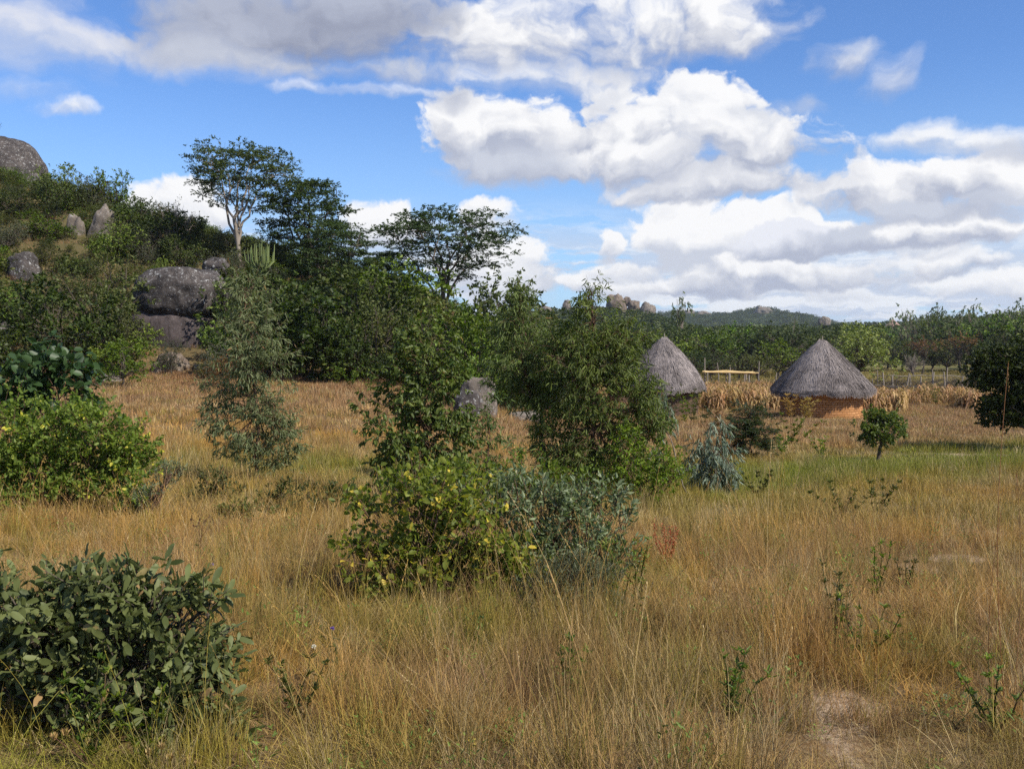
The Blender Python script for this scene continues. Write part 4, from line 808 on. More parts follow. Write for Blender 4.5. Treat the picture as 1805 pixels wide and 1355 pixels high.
# ------------------------------------------------------------------ huts
def thatchmat(name, a, b):
    m, t, out = newmat(name); P = t.node('ShaderNodeTexCoord').outputs['Object']
    v = t.node('ShaderNodeAttribute', attribute_name='v').outputs['Fac']
    n1 = t.noise(P, 1.6, 5, .6); n2 = t.noise(t.vm('MULTIPLY', P, (1, 1, .25)), 18, 5, .7)
    col = t.mix(t.m('ADD', t.m('MULTIPLY', v, .55), t.m('MULTIPLY', t.step(n2, .3, .7), .45)), a, b)
    col = t.mix(t.m('MULTIPLY', t.step(n1, .5, .68), .45), col, tuple(x*.6 for x in a))
    pr = t.node('ShaderNodeBsdfPrincipled', {'Base Color': col, 'Roughness': .9, 'Specular IOR Level': .15})
    t.l.new(pr.outputs[0], out.inputs[0]); return m
THATCH = thatchmat('grey_thatch', (.080, .067, .062), (.37, .32, .30))
def thatch_roof(root, rad, zt, ze, seed, layers=0, bow=.0):
    rr = np.random.default_rng(seed); mb = MB(); na, nr = 90, 26
    def prof(q_, a):        # radius fraction 0..1 from apex to eave
        z = zt-(zt-ze)*(q_**1.12)+.05*math.sin(4*a+seed)*q_**3+.03*math.sin(9*a)*q_**3
        wob = 1+.022*math.sin(3*a+seed)+.016*math.sin(7*a+seed*2)+.010*math.sin(17*a+seed)
        rnd = math.sqrt(q_*q_+.0012)
        return rad*rnd*wob*(1+bow*math.sin(math.pi*q_)), z-.10*max(0, .06-q_)/.06
    V = []
    for i_ in range(nr+1):
        q_ = i_/nr
        for k in range(na):
            a = 2*math.pi*k/na; r, z = prof(q_, a)
            nz = mnoise.fractal(Vector((math.cos(a)*3, math.sin(a)*3, q_*5+seed)), .8, 2, 4)
            z += nz*.10; V.append((r*math.cos(a), r*math.sin(a), z))
    for k in range(na):  # thick eave edge turning under
        a = 2*math.pi*k/na; r, z = prof(1, a); V.append((r*.985*math.cos(a), r*.985*math.sin(a), z-.12-.05*rr.random()))
    for k in range(na):
        a = 2*math.pi*k/na; r, z = prof(.72, a); V.append((r*math.cos(a), r*math.sin(a), z-.10))
    V = np.array(V); i_ = np.arange(nr+2)[:, None]*na; j_ = np.arange(na)[None]; k_ = (j_+1) % na
    mb.add(V, np.stack([i_+j_, i_+na+j_, i_+na+k_, i_+k_], -1).reshape(-1, 4), .35)
    ns = 22000
    q0 = np.sqrt(rr.random(ns))*.97; q0[:1800] = .88+.10*rr.random(1800); a0 = rr.random(ns)*2*math.pi; ln = .12+.16*rr.random(ns)
    P_ = []; tone = []
    patch = np.array([mnoise.fractal(Vector((math.cos(a)*1.8*q, math.sin(a)*1.8*q, seed)), .8, 2, 3) for a, q in zip(a0, q0)])
    for q_, a, l_ in zip(q0, a0, ln):
        a2 = a+rr.normal()*.02/max(q_, .1); q1 = min(q_+l_, 1.035)
        r0, z0_ = prof(q_, a); r1, z1_ = prof(q1, a2); w = .008+.012*rr.random(); lift = .015+.10*rr.random()**2
        if q1 > 1: z1_ -= .02+.24*rr.random()**2
        s = np.array([-math.sin(a), math.cos(a), 0])*w; p0 = np.array([r0*math.cos(a), r0*math.sin(a), z0_+.012]); p1 = np.array([r1*math.cos(a2), r1*math.sin(a2), z1_+lift])
        P_ += [p0-s, p0+s, p1+s*.6, p1-s*.6]
    F_ = np.arange(ns*4).reshape(-1, 4); mb.add(np.array(P_), F_, np.repeat(np.clip(.5+patch*1.3+rr.normal(size=ns)*.13, 0, 1), 4))
    return mb.obj('roof', THATCH, root)
def brickmat():
    m, t, out = newmat('sun_dried_brick')
    uv = t.node('ShaderNodeAttribute', attribute_name='wall_uv', attribute_type='GEOMETRY').outputs['Vector']
    P = t.node('ShaderNodeTexCoord').outputs['Object']; n = t.noise(P, 3.0, 5, .6)
    bk = t.node('ShaderNodeTexBrick', {'Vector': t.vm('ADD', uv, t.vm('MULTIPLY', t.noise(P, 3, 3, .5, 'Color'), (.03, .03, 0))), 'Color1': (.56, .29, .125, 1), 'Color2': (.34, .165, .065, 1), 'Mortar': (.20, .085, .03, 1), 'Scale': 1.0, 'Mortar Size': .014, 'Mortar Smooth': .3, 'Brick Width': .27, 'Row Height': .115})
    col = t.mix(t.m('MULTIPLY', t.step(n, .45, .65), .7), bk.outputs[0], (.42, .20, .08))
    bp = t.node('ShaderNodeBump', {'Strength': .8, 'Distance': .015, 'Height': t.m('SUBTRACT', t.noise(P, 22, 4, .6), bk.outputs[1])})
    pr = t.node('ShaderNodeBsdfPrincipled', {'Base Color': col, 'Roughness': .95, 'Specular IOR Level': .1, 'Normal': bp.outputs[0]})
    t.l.new(pr.outputs[0], out.inputs[0]); return m
BRICK = brickmat(); MUD = plainmat('mud_wall', (.07, .042, .03), (.13, .08, .055), 3); POLE = plainmat('weathered_pole', (.17, .14, .115), (.36, .31, .25), 12, stretch=(1, 1, .3)); DARKW = plainmat('dark_door_wood', (.05, .032, .022), (.09, .06, .04), 10)
def hutwall(root, r, h, mat, gap=None):
    mb = MB(); na = 96; zs = np.linspace(-.3, h, 14); a = np.linspace(0, 2*math.pi, na+1)
    A, Z = np.meshgrid(a, zs); rr_ = r+.012*np.sin(A*5+Z*3)+.008*np.sin(A*11)
    V = np.stack([rr_*np.cos(A), rr_*np.sin(A), Z], -1).reshape(-1, 3)
    i_ = np.arange(len(zs)-1)[:, None]*(na+1); j_ = np.arange(na)[None]
    Fc = np.stack([i_+j_, i_+j_+1, i_+na+2+j_, i_+na+1+j_], -1).reshape(-1, 4)
    mb.add(V, Fc, .5); o = mb.obj('wall', mat, root, True)
    at_ = o.data.attributes.new('wall_uv', 'FLOAT_VECTOR', 'POINT'); at_.data.foreach_set('vector', np.stack([A.ravel()*r, Z.ravel(), Z.ravel()*0], 1).astype(np.float32).ravel())
    return o
def hut(label, px, Y, r, ze_py, zt_py, wr, wallmat, seed, door=None, bow=0.0):
    b = gp(px, Y); root = empty('thatched_hut', b, label, 'hut'); ze = at(px, ze_py, Y)[2]-b[2]; zt = at(px, zt_py, Y)[2]-b[2]
    thatch_roof(root, r, zt, ze, seed, bow=bow); hutwall(root, wr, ze+.35, wallmat)
    mb = MB(); tube(mb, [(0, 0, zt-.2), (.01, 0, zt+.14)], [.035, .02], 6, .7); mb.obj('roof_pole', POLE, root)
    rf = MB()
    for k in range(22):
        a = k/22*6.28; rf_p = [(wr*.9*math.cos(a), wr*.9*math.sin(a), ze+.28), (r*.97*math.cos(a), r*.97*math.sin(a), ze-.10)]
        tube(rf, rf_p, .025, 5, .4)
    o = rf.obj('rafter', POLE, root); o['kind'] = 'stuff'
    if door:
        d = MB(); w = .36
        for k in range(6):
            a = R(door)+(k-2.5)*.055; rr_ = wr+.04; tube(d, [(rr_*math.cos(a), rr_*math.sin(a), .0), (rr_*math.cos(a), rr_*math.sin(a), ze+.12)], .055, 6, rng.random())
        d.obj('door', DARKW, root)
    return root
hut('round hut with a grey thatched cone roof half hidden by the tall bushy gum tree', 1170, 52, 73/F*52*1.0, 679, 592, 1.75, MUD, 5, bow=.10)
hut('round orange brick hut with a grey thatched cone roof right of the maize field', 1448, 50, 86/F*50, 685, 597, 70/F*50, BRICK, 9)
# small roof behind the gum
b = gp(1094, 58)
hut('small thatched roof peeping out behind the tall bushy gum tree', 1092, 60, .9, 668, 632, .7, MUD, 13)
for px, Y, r, ty_, by, lb in ((1275, 330, 2.6, 577, 592, 'tiny far hut with a pinkish cone roof among trees right of the first hut'), (1572, 360, 2.8, 562, 575, 'tiny far hut with a pinkish cone roof on the wooded skyline')):
    b = gp(px, Y); zt = at(px, ty_, Y)[2]-b[2]; ze = at(px, by, Y)[2]-b[2]; root = empty('thatched_hut', b, lb, 'hut'); mb = MB(); a = np.linspace(0, 2*math.pi, 25)[:-1]
    V = [(0, 0, zt)]+[(r*math.cos(q_), r*math.sin(q_), ze+.05*math.sin(q_*5)) for q_ in a]; mb.add(V, [(0, 1+k, 1+(k+1) % 24) for k in range(24)], rng.random(25))
    mb.obj('roof', plainmat('far_thatch', (.26, .16, .13), (.38, .26, .21), 2), root)
    mb = MB(); tube(mb, [(0, 0, -.2), (0, 0, ze+.2)], r*.8, 20); mb.obj('wall', MUD, root)

# ------------------------------------------------------------------ fence, rack, maize
def post(mb, x, y, h, r=.035, lean=.05):
    z = float(G(x, y)); tube(mb, [(x, y, z-.2), (x+rng.normal()*lean*.5, y, z+h*.5), (x+rng.normal()*lean, y+rng.normal()*lean, z+h)], [r, r*.9, r*.75], 6, rng.random(), True)
def fence(label, run, hs, rails, brush=0, name='pole_fence'):
    a, b2 = run; p0 = gp(*a); p1 = gp(*b2); root = empty(name, p0, label, 'fence'); n_ = hs[0]
    def loc(o): o.location = tuple(-p0)
    for k in range(n_):
        q_ = (k+.3*rng.random())/(n_-1); p = p0*(1-q_)+p1*q_; mb = MB(); post(mb, p[0], p[1]+rng.normal()*.15, hs[1]*(.7+.6*rng.random()), hs[2]); loc(mb.obj('post', POLE, root))
    for zf in rails:
        mb = MB(); pp = []
        for q_ in np.linspace(0, 1, 12): p = p0*(1-q_)+p1*q_; pp.append((p[0], p[1], G(p[0], p[1])+zf+rng.normal()*.03))
        tube(mb, pp, .035, 6, .9, True); loc(mb.obj('rail', POLE, root))
    if brush:
        mb = MB()
        for k in range(brush):
            q_ = rng.random(); p = p0*(1-q_)+p1*q_; a_ = rng.normal()*.5; L_ = .5+rng.random()*1.3; z = float(G(p[0], p[1]))+rng.random()*.5
            limb(mb, (p[0], p[1]+rng.normal()*.3, z), (p[0]+L_*math.cos(a_)*rng.choice([-1, 1]), p[1]+rng.normal()*.4, z+.15+L_*abs(math.sin(a_))*.6), .018, .006, 5, .12, 4)
        loc(mb.obj('brushwood', BARK, root))
    return root
fence('pole and brushwood fence with pale posts right of the brick hut', ((1530, 77), (1815, 70)), (13, 1.3, .06), (.5, .62), 260)
fence('older brushwood fence line just behind the pale post fence', ((1540, 86), (1730, 84)), (7, 1.4, .05), (1.0,), 260)
fence('thin post fence behind the maize between the two huts', ((1235, 80), (1390, 78)), (7, 2.0, .05), (), 260)
root = empty('pole_rack', gp(1240, 72), 'low rack loaded with pale yellow poles behind the maize', 'rack'); b = gp(1240, 72)
for k in range(8):
    mb = MB(); z = at(1240, 655, 72)[2]-b[2]; pts = [(0, .12*k-.4, z+rng.normal()*.03), (1.6, .12*k-.4, z+rng.normal()*.04-.03), (3.3+rng.random()*.5, .12*k-.4+rng.normal()*.1, z-.08+rng.normal()*.04)]
    tube(mb, pts, .045, 7, rng.random(), True); mb.obj('pole', plainmat('yellow_pole', (.50, .34, .14), (.70, .52, .26), 4), root)
for x in (.2, 1.7, 3.1):
    for y in (-.4, .5): mb = MB(); tube(mb, [(x, y, -.2), (x, y, z-.05)], .05, 6, .5); mb.obj('leg', POLE, root)
def maizep():
    mb = MB(); h = 1.0+.5*rng.random(); lx = rng.normal()*.1; st = np.array([(lx*q_*q_, 0, h*q_) for q_ in np.linspace(0, 1, 6)]); tube(mb, st, np.linspace(.017, .008, 6), 4, .7)
    for k in range(14):
        z = .15+.8*h*k/14; a = rng.random()*6.28; L_ = .45+.3*rng.random(); d = np.array([math.cos(a), math.sin(a), 0]); s = np.array([-d[1], d[0], 0])*.032*(.7+.6*rng.random())
        c_ = [np.array([lx*(z/h)**2, 0, z]), d*L_*.3+np.array([0, 0, z+.16]), d*L_*.6+np.array([0, 0, z+.05]), d*L_*.75+np.array([0, 0, z-.30*rng.random()-.15])]
        V = []
        for q_, w in zip(c_, (.5, 1, .9, .15)): V += [q_-s*w, q_+s*w]
        mb.add(V, [[0, 1, 3, 2], [2, 3, 5, 4], [4, 5, 7, 6]], rng.random())
    return mb.mesh('maize_plant', M['maize'])
mz = [maizep() for _ in range(6)]
xs, ys = [], []
for x0, x1, y0, y1, n_ in ((1222, 1392, 55.5, 70, 1150), (1500, 1592, 53, 60, 290), (1590, 1700, 61, 66, 60), (1690, 1800, 56, 61, 190), (1385, 1500, 56, 66, 320)):
    yy = y0+(y1-y0)*rng.random(n_); yy = np.round(yy/.55)*.55+rng.normal(size=n_)*.08; xs.append((x0+(x1-x0)*rng.random(n_)-CX)/F*yy); ys.append(yy)
xs = np.concatenate(xs); ys = np.concatenate(ys); n = len(xs); s = .62+.34*rng.random(n)
scatter('maize_crop', np.stack([xs, ys, G(xs, ys)], 1), np.stack([rng.normal(size=n)*.12, rng.normal(size=n)*.12, rng.random(n)*6.28], 1), np.stack([s, s, s], 1), rng.integers(0, 6, n), np.ones((n, 4)), mz, 'dry golden maize plants standing round the huts', 'maize')

# ------------------------------------------------------------------ woodland of the plain
stand(TREE['leafy'], 'leafy_tree', 'yellow green leafy tree directly behind the brick hut', 'tree', 1505, 88, 574, 1.25)
stand(TREE['woodg'], 'leafy_tree', 'bright green low tree left of the brick hut roof', 'tree', 1375, 105, 598, 1.4)
stand(TREE['pale'], 'slender_tree', 'tall thin tree rising above the first hut into the sky', 'tree', 1197, 150, 524, .75)
stand(TREE['rust'], 'flat_tree', 'rusty brown topped flat tree, left of the pair right of the brick hut', 'tree', 1625, 118, 594, 1.0)
stand(TREE['rust'], 'flat_tree', 'rusty brown topped flat tree, right of the pair right of the brick hut', 'tree', 1693, 122, 588, 1.0)
stand(TREE['bare'], 'thorn_tree', 'grey bare thorn tree at the edge of the far meadow', 'tree', 1612, 108, 618, 1.1)
for px, Y, top in ((1590, 170, 545), (1612, 160, 552), (1640, 165, 538), (1662, 175, 548), (1715, 170, 536), (1735, 180, 552), (1755, 175, 545), (1775, 165, 540), (1792, 172, 530), (1820, 170, 538), (1400, 240, 560), (1250, 170, 575), (1330, 190, 580), (1690, 160, 548)):
    stand(TREE['pale'], 'slender_tree', 'pale slender gum tree rising above the far wood on the right' if px > 1500 else 'pale slender gum tree in the middle of the far wood', 'tree', px, Y, top, .9, 'pale slender gums of the far wood')
placed = 0
for k in range(150):
    Y = 112+rng.random()**1.2*190; px = 1010+rng.random()*860
    if 1545 < px < 1720 and Y < 128: Y += 25
    if px < 1180 and Y < 90: continue
    h = 4.2+4.2*rng.random(); b = gp(px, Y); top = 590-(b[2]+h-CAMZ)/Y*F
    lim = np.interp(px, [1010, 1200, 1300, 1420, 1560, 1600, 1805, 1870], [572, 575, 574, 572, 570, 556, 550, 550])
    top = max(top, lim+rng.random()*14)
    kd = rng.choice(['wood', 'wood', 'woodg', 'woodo'])
    zone = 'between the two huts' if px < 1440 else ('behind the far meadow on the right' if px > 1540 else 'behind the brick hut')
    stand(TREE[kd], 'wood_tree', {'wood': 'dark green', 'woodg': 'brighter green', 'woodo': 'olive'}[kd]+' round tree of the far wood '+zone, 'tree', px, Y, top, 1.25, 'round trees of the far wood'); placed += 1
for px, Y, top in ((1120, 75, 610), (1215, 96, 620), (1255, 100, 615), (1300, 104, 618), (1340, 98, 622), (1590, 130, 600), (1640, 128, 598), (1670, 126, 602), (1710, 128, 596), (1750, 120, 600), (1790, 112, 596), (1835, 110, 590)):
    stand(TREE['wood' if px % 4 else 'woodo'], 'wood_tree', ('dark green' if px % 4 else 'olive')+' round tree at the near edge of the far wood', 'tree', px, Y, top, 1.35, 'trees on the near edge of the wood')
# hills far away
HM = plainmat('wooded_hill', (.045, .065, .03), (.11, .12, .06), .02, bump=0)
def hill(name, label, prof, Y, depth, seed, drop=0):
    """a ridge: prof = (photo x, photo y of the crest); a real slope in front and behind"""
    mb = MB(); px = np.linspace(prof[0][0], prof[-1][0], 90); py = np.interp(px, [p[0] for p in prof], [p[1] for p in prof])+drop; dd = np.linspace(-1, 1, 31); V = []
    for d in dd:
        yy = Y+d*depth; fall = (1-abs(d))**.85 if d < 0 else (1-abs(d))
        for q_, r_ in zip(px, py):
            crest = at(q_, r_, Y)[2]; base = CAMZ-5.2; x = (q_-CX)/F*Y
            e = mnoise.fractal(Vector((x*.01+seed, yy*.01, seed)), .8, 2, 4)*(crest-base)*.12*(1-abs(d))*abs(d)**.3
            V.append((x, yy, base+(crest-base)*fall+e))
    i_ = np.arange(30)[:, None]*90; j_ = np.arange(89)[None]; mb.add(np.array(V), np.stack([i_+j_, i_+j_+1, i_+91+j_, i_+90+j_], -1).reshape(-1, 4), .5)
    o = mb.obj(name, HM, smooth=True); tag(o, label, 'hill', kind='structure'); return np.array(V).reshape(31, 90, 3)
h1 = hill('hill', 'far wooded ridge with a rocky top on the skyline', [(1080, 585), (1130, 562), (1170, 550), (1200, 549), (1240, 553), (1285, 551), (1310, 547), (1333, 541), (1352, 542), (1366, 556), (1392, 568), (1430, 578), (1480, 588)], 1250, 420, 2., 4)
h2 = hill('hill', 'nearer rocky rise behind the tall bushy gum tree', [(860, 590), (900, 560), (940, 545), (1000, 540), (1060, 538), (1110, 540), (1150, 550), (1180, 563), (1240, 578), (1300, 590)], 420, 120, 5., 15)
h3 = hill('hill', 'low wooded rise along the right skyline', [(1380, 590), (1440, 572), (1500, 571), (1560, 570), (1640, 562), (1720, 556), (1805, 550), (1900, 548), (2050, 560), (2200, 590)], 520, 160, 8., 14)
h4 = hill('hill', 'hazy low ground on the horizon', [(-900, 589), (-300, 585), (300, 586), (900, 585), (1400, 582), (1900, 584), (2700, 589)], 2000, 350, 11.)
blob = [proto('far_crown', rc(8, .40, .30, .5, .24), 260, .16, .10, M['wood'], 'dia', 'out', .3, .12, per=6, tw=.1)[1] for _ in range(3)]+[proto('far_crown_pale', rc(8, .36, .30, .5, .24), 240, .15, .10, M['woodp'], 'dia', 'out', .3, .12, per=6, tw=.1)[1]]
pts = []; scs = []
def onhill(hv, n_, s0, s1):
    for k in range(n_):
        i_ = rng.integers(0, 16); j_ = rng.integers(0, 89); a, b2 = rng.random(2); p = hv[i_, j_]*(1-a)*(1-b2)+hv[i_+1, j_]*a*(1-b2)+hv[i_, j_+1]*(1-a)*b2+hv[i_+1, j_+1]*a*b2
        pts.append(p); scs.append(s0+(s1-s0)*rng.random())
onhill(h1, 3400, 3, 6); onhill(h2, 1500, 2.5, 4.5); onhill(h3, 2600, 3.5, 6)
for k in range(5200):
    Y = 260+rng.random()**1.4*900; px = 850+rng.random()*1250; b = gp(px, Y); pts.append(b); scs.append(4.5+4*rng.random())
pts = np.array(pts); scs = np.array(scs); n = len(pts)
pts[:, 2] -= .3
scatter('distant_woodland', pts, np.stack([np.zeros(n), np.zeros(n), rng.random(n)*6.28], 1), np.stack([scs*1.2, scs*1.2, scs*.95], 1), rng.choice([0, 1, 2, 3], n, p=[.3, .3, .3, .1]), np.ones((n, 4)), blob, 'far off woodland covering the plain and hills', 'woodland')
for lb, x0, x1, y0, y1, Y, tl in (('highest tan boulder on the far rocky rise', 1072, 1104, 520, 545, 415, -18), ('tan boulder right of the highest one on the far rocky rise', 1108, 1128, 530, 545, 415, 5), ('pale cliff like boulder at the right end of the far rocky rise', 1124, 1152, 536, 566, 412, 20),
    ('small grey boulder at the left end of the far rocky rise', 950, 972, 540, 552, 415, 0), ('square grey boulder left of the tall gum tree top on the far rise', 992, 1006, 531, 556, 415, 0), ('pale boulder on the crest of the far wooded ridge', 1333, 1362, 541, 552, 1180, 10),
    ('dark boulder heap poking over the wooded skyline', 1444, 1464, 559, 572, 500, 0), ('grey boulders on the left shoulder of the far ridge', 1228, 1255, 549, 560, 1180, 0), ('pale flat rock on the flank of the far ridge', 1316, 1340, 574, 582, 700, 0), ('grey outcrop on the left flank of the far ridge', 1205, 1226, 547, 557, 1180, 0), ('small dark boulder between the tan boulders on the far rise', 1100, 1112, 524, 534, 417, 0)):
    boulder(lb, x0, x1, y0, y1, Y, RT if 'tan' in lb else RP, seed=x0*.13, sink=.6, rough=.3, tilt=tl, pw=3.2)

# ------------------------------------------------------------------ small plants in the meadow
def weedplant(label, px, Y, h, mat, n=60, L=.05, Wd=.018, w=.12, name='weed'):
    b = gp(px, Y); root = empty(name, b, label, 'weed'); tb = MB(); lf = MB()
    for k in range(5):
        e = np.array([rng.normal()*w, rng.normal()*w, h*(.75+.35*rng.random())]); p = limb(tb, (0, 0, 0), e, .006, .002, 6, .06, 4); m_ = n//5
        i_ = rng.integers(1, 6, m_); P_ = p[i_]+rng.normal(size=(m_, 3))*.02*h; a = rng.random(m_)*6.28
        leaves(lf, P_, np.stack([np.cos(a), np.sin(a), .5+rng.random(m_)*.5], 1), np.array([[0, 0, 1.]])+rdir(m_)*.4, L*(.6+.8*rng.random(m_)), Wd, 'ovate', rng.random(m_))
    tb.obj('stem', M['olive'], root); lf.obj('foliage', mat, root); return root
for px, Y, h, lb, mt in ((1395, 31, .9, 'green weed on the slope below the brick hut', 'green'), (1450, 27, .6, 'small green weed left of the lone round topped tree', 'green'), (1380, 28, .5, 'lower green weed beside the dark feathery bush', 'green'), (1205, 44, 1.3, 'tall green weeds in front of the first hut', 'green'), (1175, 40, 1.0, 'pale green weed left in front of the first hut', 'greyb'), (1225, 45, 1.1, 'reedy green weed at the right foot of the first hut', 'olive'), (620, 40, .8, 'pale green weed at the edge of the dark thicket', 'green'), (590, 41, .8, 'leafy weed in front of the dark thicket', 'green'), (650, 39, .7, 'small weed at the right end of the dark thicket', 'green'), (1650, 60, 1.2, 'dark green weed clump near the pale post fence', 'olive'), (1190, 47, 1.5, 'dense green weeds against the wall of the first hut', 'olive'), (1160, 46, 1.4, 'leafy weeds under the left eave of the first hut', 'green'), (1222, 48, 1.3, 'weeds under the right eave of the first hut', 'olive'), (1248, 46, 1.2, 'rust red weeds at the left end of the maize, upper clump', 'rust'), (1262, 41, .9, 'rust red weeds below the left end of the maize, lower clump', 'rust'), (1300, 44, .9, 'brown weeds in front of the middle of the maize', 'rust'), (1395, 48, 1.0, 'straw coloured weeds against the shaded side of the brick wall, left', 'straw'), (1422, 47, .9, 'straw coloured weeds against the shaded side of the brick wall, right', 'straw')):
    weedplant(lb, px, Y, h, M[mt], 260 if h > .7 else 140, .11 if mt != 'straw' else .2, .035 if mt != 'straw' else .014, .35*h)
for px, Y, h, lb in ((1490, 14.4, .45, 'leafy scrub clump on the green strip, left of the right hand pair'), (1552, 14.6, .5, 'leafy scrub clump on the green strip, right of the right hand pair'), (1340, 18, .45, 'leafy scrub at the right foot of the dark feathery bush')):
    weedplant(lb, px, Y, h, M['olive'], 320, .06, .024, .25, 'scrub_clump')
for px, Y, h, lb in ((1550, 7.3, .4, 'small green leafy weed right of the purple thistle'), (1600, 7.6, .35, 'small green weed near the upper bare patch'), (1480, 6.2, .4, 'green weed under the purple thistle'), (1530, 5.5, .3, 'green weed above the bare soil patch'), (520, 4.6, .3, 'low green weed right of the leathery bush'), (1010, 5.0, .3, 'low green weed in the bottom centre grass'), (1290, 4.6, .3, 'low green weed left of the bare soil patch'), (1770, 4.4, .35, 'green weed in the bottom right corner'), (1090, 7.0, .5, 'pale green weed right of the needle leaved bush'), (1130, 7.4, .45, 'greyish weed right of the pale green weed'), (150, 4.0, .4, 'green weed under the leathery bush'), (250, 4.0, .35, 'bright green weed at the lower right of the leathery bush')):
    weedplant(lb, px, Y, h, M['green' if px % 20 else 'olive'], 190, .032, .012, .09)
for k, (px, Y, tx, ty_, lb) in enumerate(((1787, 4.6, 1778, 640, 'tallest reddish dry grass stem near the right edge'), (1800, 4.9, 1792, 830, 'shorter reddish dry grass stem at the right edge'), (1700, 5.6, 1724, 880, 'pale dry grass stem with a feathery head on the right'), (1385, 4.4, 1388, 1145, 'upright pale grass stem left of the bare soil patch'), (1755, 5.2, 1765, 900, 'thin reddish grass stem left of the tallest stem'), (330, 7.5, 372, 900, 'dark leaning seed stem above the leathery bush'), (1640, 6.5, 1600, 960, 'thin pale grass stem above the upper bare patch'))):
    b = gp(px, Y); e = at(tx, ty_, Y)-b; root = empty('grass_stem', b, lb, 'grass stem'); mb = MB(); q_ = np.linspace(0, 1, 10)[:, None]
    p = e[None]*q_+np.array([[.04, .03, 0]])*np.sin(q_*3.1)*rng.normal(); tube(mb, p, np.linspace(.0022, .0011, 10), 5, .5)
    for j_ in range(3):
        s0 = p[1+j_]; a = rng.random()*6.28; blades(mb, s0[None], .24, .5, np.array([a]), .004, np.array([.6]), 4)
    mb.obj('stalk', M['rstraw'] if 'red' in lb else M['straw'], root); sh = MB()
    for j_ in range(2): seedhead(sh, p[-1]-np.array([0, 0, .03*j_]), unit(unit(e)+rng.normal(size=3)*.05), 12, .10, rng.random())
    sh.obj('seed_head', M['brn'] if 'dark' in lb else (M['rstraw'] if 'red' in lb else M['straw']), root)
def flower(label, px, py, Y, mat, size=.014, name='thistle', cat='flower'):
    b = gp(px, Y); e = at(px, py, Y)-b; root = empty(name, b, label, cat); mb = MB(); p = limb(mb, (0, 0, 0), e, .0025, .0016, 7, .05, 5)
    leaves(mb, p[rng.integers(0, 6, 10)], rdir(10)+np.array([[0, 0, .5]]), rdir(10), .05, .012, 'lance', rng.random(10)); mb.obj('stem', M['olive'], root)
    hd = MB(); n_ = 40; leaves(hd, np.repeat(e[None], n_, 0), rdir(n_)+np.array([[0, 0, .8]]), rdir(n_), size*1.2, size*.45, 'lance', rng.random(n_)); hd.obj('bloom', mat, root); return root
flower('small violet flower above the grass right of the leathery bush', 586, 1108, 5.2, M['purp'], .012)
flower('purple thistle flower on a thin stem left of the small green weed', 1480, 1057, 6.2, M['purp'], .014)
flower('tiny purple flower low between the purple thistle and the pale upright stem', 1404, 1136, 5.6, M['purp'], .010)
flower('tiny violet flower above the right end of the leathery bush', 374, 995, 7.6, M['purp'], .013)
flower('pale fluffy seed head left of the small violet flower', 553, 1140, 5.2, M['wfl'], .013, 'seed_flower')
flower('white flower on top of the yellow turning shrub, left of two', 745, 839, 8.2, M['wfl'], .018, 'white_flower')
flower('white flower on top of the yellow turning shrub, right of two', 766, 840, 8.2, M['wfl'], .018, 'white_flower')
b = gp(830, 4.25); root = empty('flower_spike', b, 'yellow flower spike at the bottom centre edge', 'flower'); z1 = at(830, 1298, 4.25)[2]-b[2]
mb = MB(); tube(mb, [(0, 0, 0), (0, 0, z1)], [.003, .002], 5); mb.obj('stem', M['olive'], root); mb = MB(); n_ = 120; zz = z1-.13*rng.random(n_); a = rng.random(n_)*6.28
leaves(mb, np.stack([np.cos(a)*.006, np.sin(a)*.006, zz], 1), np.stack([np.cos(a), np.sin(a), -.2+rng.random(n_)*.4], 1), rdir(n_), .014, .008, 'ovate', rng.random(n_)); mb.obj('bloom', M['yfl'], root)
def drystalk(label, px, Y, ty_, n_, mat, w=.10, name='seed_stalk'):
    b = gp(px, Y); h = at(px, ty_, Y)[2]-b[2]; root = empty(name, b, label, 'dry plant'); tb = MB(); lf = MB(); p = limb(tb, (0, 0, 0), (rng.normal()*.04, 0, h*.75), .004, .0025, 7, .05, 5)
    for k in range(n_):
        e = p[-1]+np.array([rng.normal()*w, rng.normal()*w, h*.25*rng.random()]); limb(tb, p[rng.integers(2, 7)], e, .002, .001, 4, .08, 3)
        m_ = 7; leaves(lf, np.repeat(e[None], m_, 0)+rng.normal(size=(m_, 3))*.005, rdir(m_), rdir(m_), .014, .008, 'ovate', rng.random(m_))
    tb.obj('stem', M['brn'], root); lf.obj('seed_head', mat, root)
drystalk('dark branched seed stalk left of the purple thistle', 1452, 5.6, 1085, 16, M['brn'], .07)
drystalk('dark seed stalk leaning in the grass right of the centre thicket', 1260, 5.9, 1105, 9, M['brn'], .06)
drystalk('brown branched seed stalk standing above the leathery bush', 345, 9.0, 905, 14, M['brn'], .09)
drystalk('small dark seed head in the grass below the centre thicket', 650, 4.9, 1235, 6, M['brn'], .03)
b = gp(1178, 9.6); root = empty('dock_plant', b, 'rust red seeding dock plant standing in the grass right of the centre thicket', 'weed'); tb = MB(); lf = MB(); h = at(1178, 925, 9.6)[2]-b[2]
for k in range(6):
    p = limb(tb, (0, 0, 0), (rng.normal()*.08, rng.normal()*.08, h*(.6+.4*rng.random())), .005, .002, 9, .04, 4)
    m_ = 130; i_ = rng.integers(3, 9, m_); leaves(lf, p[i_]+rng.normal(size=(m_, 3))*np.array([.014, .014, .03]), rdir(m_), rdir(m_), .014, .010, 'ovate', rng.random(m_))
tb.obj('stem', M['redd'], root); lf.obj('seed_head', M['redd'], root)
b = gp(292, 3.95); root = empty('dead_flower', b, 'dry papery brown flower heads at the foot of the leathery bush', 'dry plant'); lf = MB(); tb = MB()
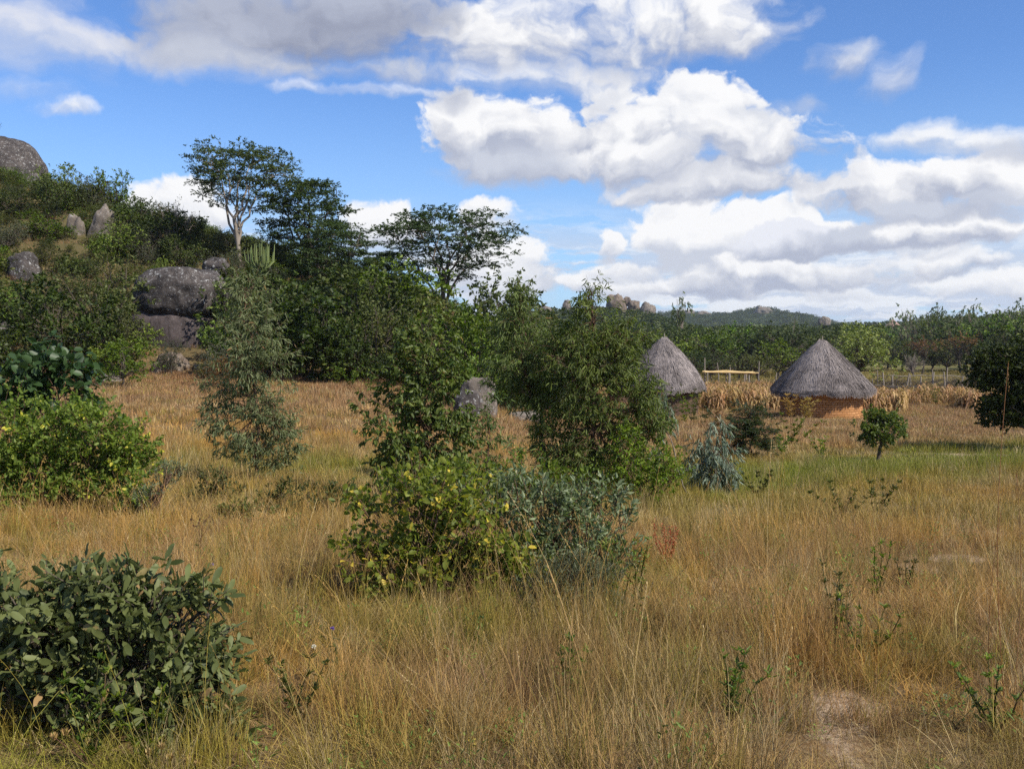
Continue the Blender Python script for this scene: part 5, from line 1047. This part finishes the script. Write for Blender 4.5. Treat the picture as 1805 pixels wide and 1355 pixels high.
for px, py in ((262, 1325), (285, 1315), (300, 1335), (330, 1338), (350, 1345), (95, 1298), (115, 1290)):
    e = at(px, py, 3.9)-b; limb(tb, (e[0]*.6, 0, 0), e, .003, .002, 5, .05, 4); m_ = 16
    leaves(lf, np.repeat(e[None], m_, 0)-np.array([[0, 0, .015]]), np.array([[0, 0, 1.]])+rdir(m_)*.55, rdir(m_), .034, .011, 'lance', rng.random(m_))
tb.obj('stem', M['brn'], root); lf.obj('seed_head', M['dryl'], root)
b = gp(1690, 4.9); root = empty('broadleaf_weed', b, 'single broad pale green leaf plant near the bottom right', 'weed'); lf = MB(); tb = MB(); e = at(1690, 1242, 4.9)-b
limb(tb, (0, 0, 0), e, .004, .002, 5, .05, 4); leaves(lf, np.array([e, e*.8, e*.6]), np.array([[.6, -.3, .6], [-.7, -.3, .3], [.3, -.6, .2]]), np.array([[0, -.8, .6], [0, -.5, .8], [0, 0, 1]]), .11, .085, 'ovate', np.array([.9, .6, .4])); tb.obj('stem', M['olive'], root); lf.obj('foliage', M['silver'], root)
root = empty('bare_stem', gp(1218, 17.5), 'thin bare leaning stem left of the blue grey gum sapling', 'stem'); mb = MB(); e = at(1163, 738, 17.5)-gp(1218, 17.5); limb(mb, (0, 0, 0), e, .014, .007, 9, .05, 6); mb.obj('stem', BARKP, root)
hz = MB(); X0, X1, Y0, Y1, Z0, Z1 = -2800, 2800, -60, 2620, -12, 62
hz.add([(X0, Y0, Z0), (X1, Y0, Z0), (X1, Y1, Z0), (X0, Y1, Z0), (X0, Y0, Z1), (X1, Y0, Z1), (X1, Y1, Z1), (X0, Y1, Z1)], [[3, 2, 1, 0], [4, 5, 6, 7], [0, 1, 5, 4], [1, 2, 6, 5], [2, 3, 7, 6], [3, 0, 4, 7]])
m, t, out = newmat('thin_air'); pv = t.node('ShaderNodeVolumePrincipled', {'Color': (.78, .88, 1.0, 1), 'Density': .00013, 'Anisotropy': .2}); t.l.new(pv.outputs[0], out.inputs['Volume'])
tag(hz.obj('haze', m), 'thin blue air haze over the whole view', 'haze', kind='stuff')
print('objects', len(bpy.data.objects))
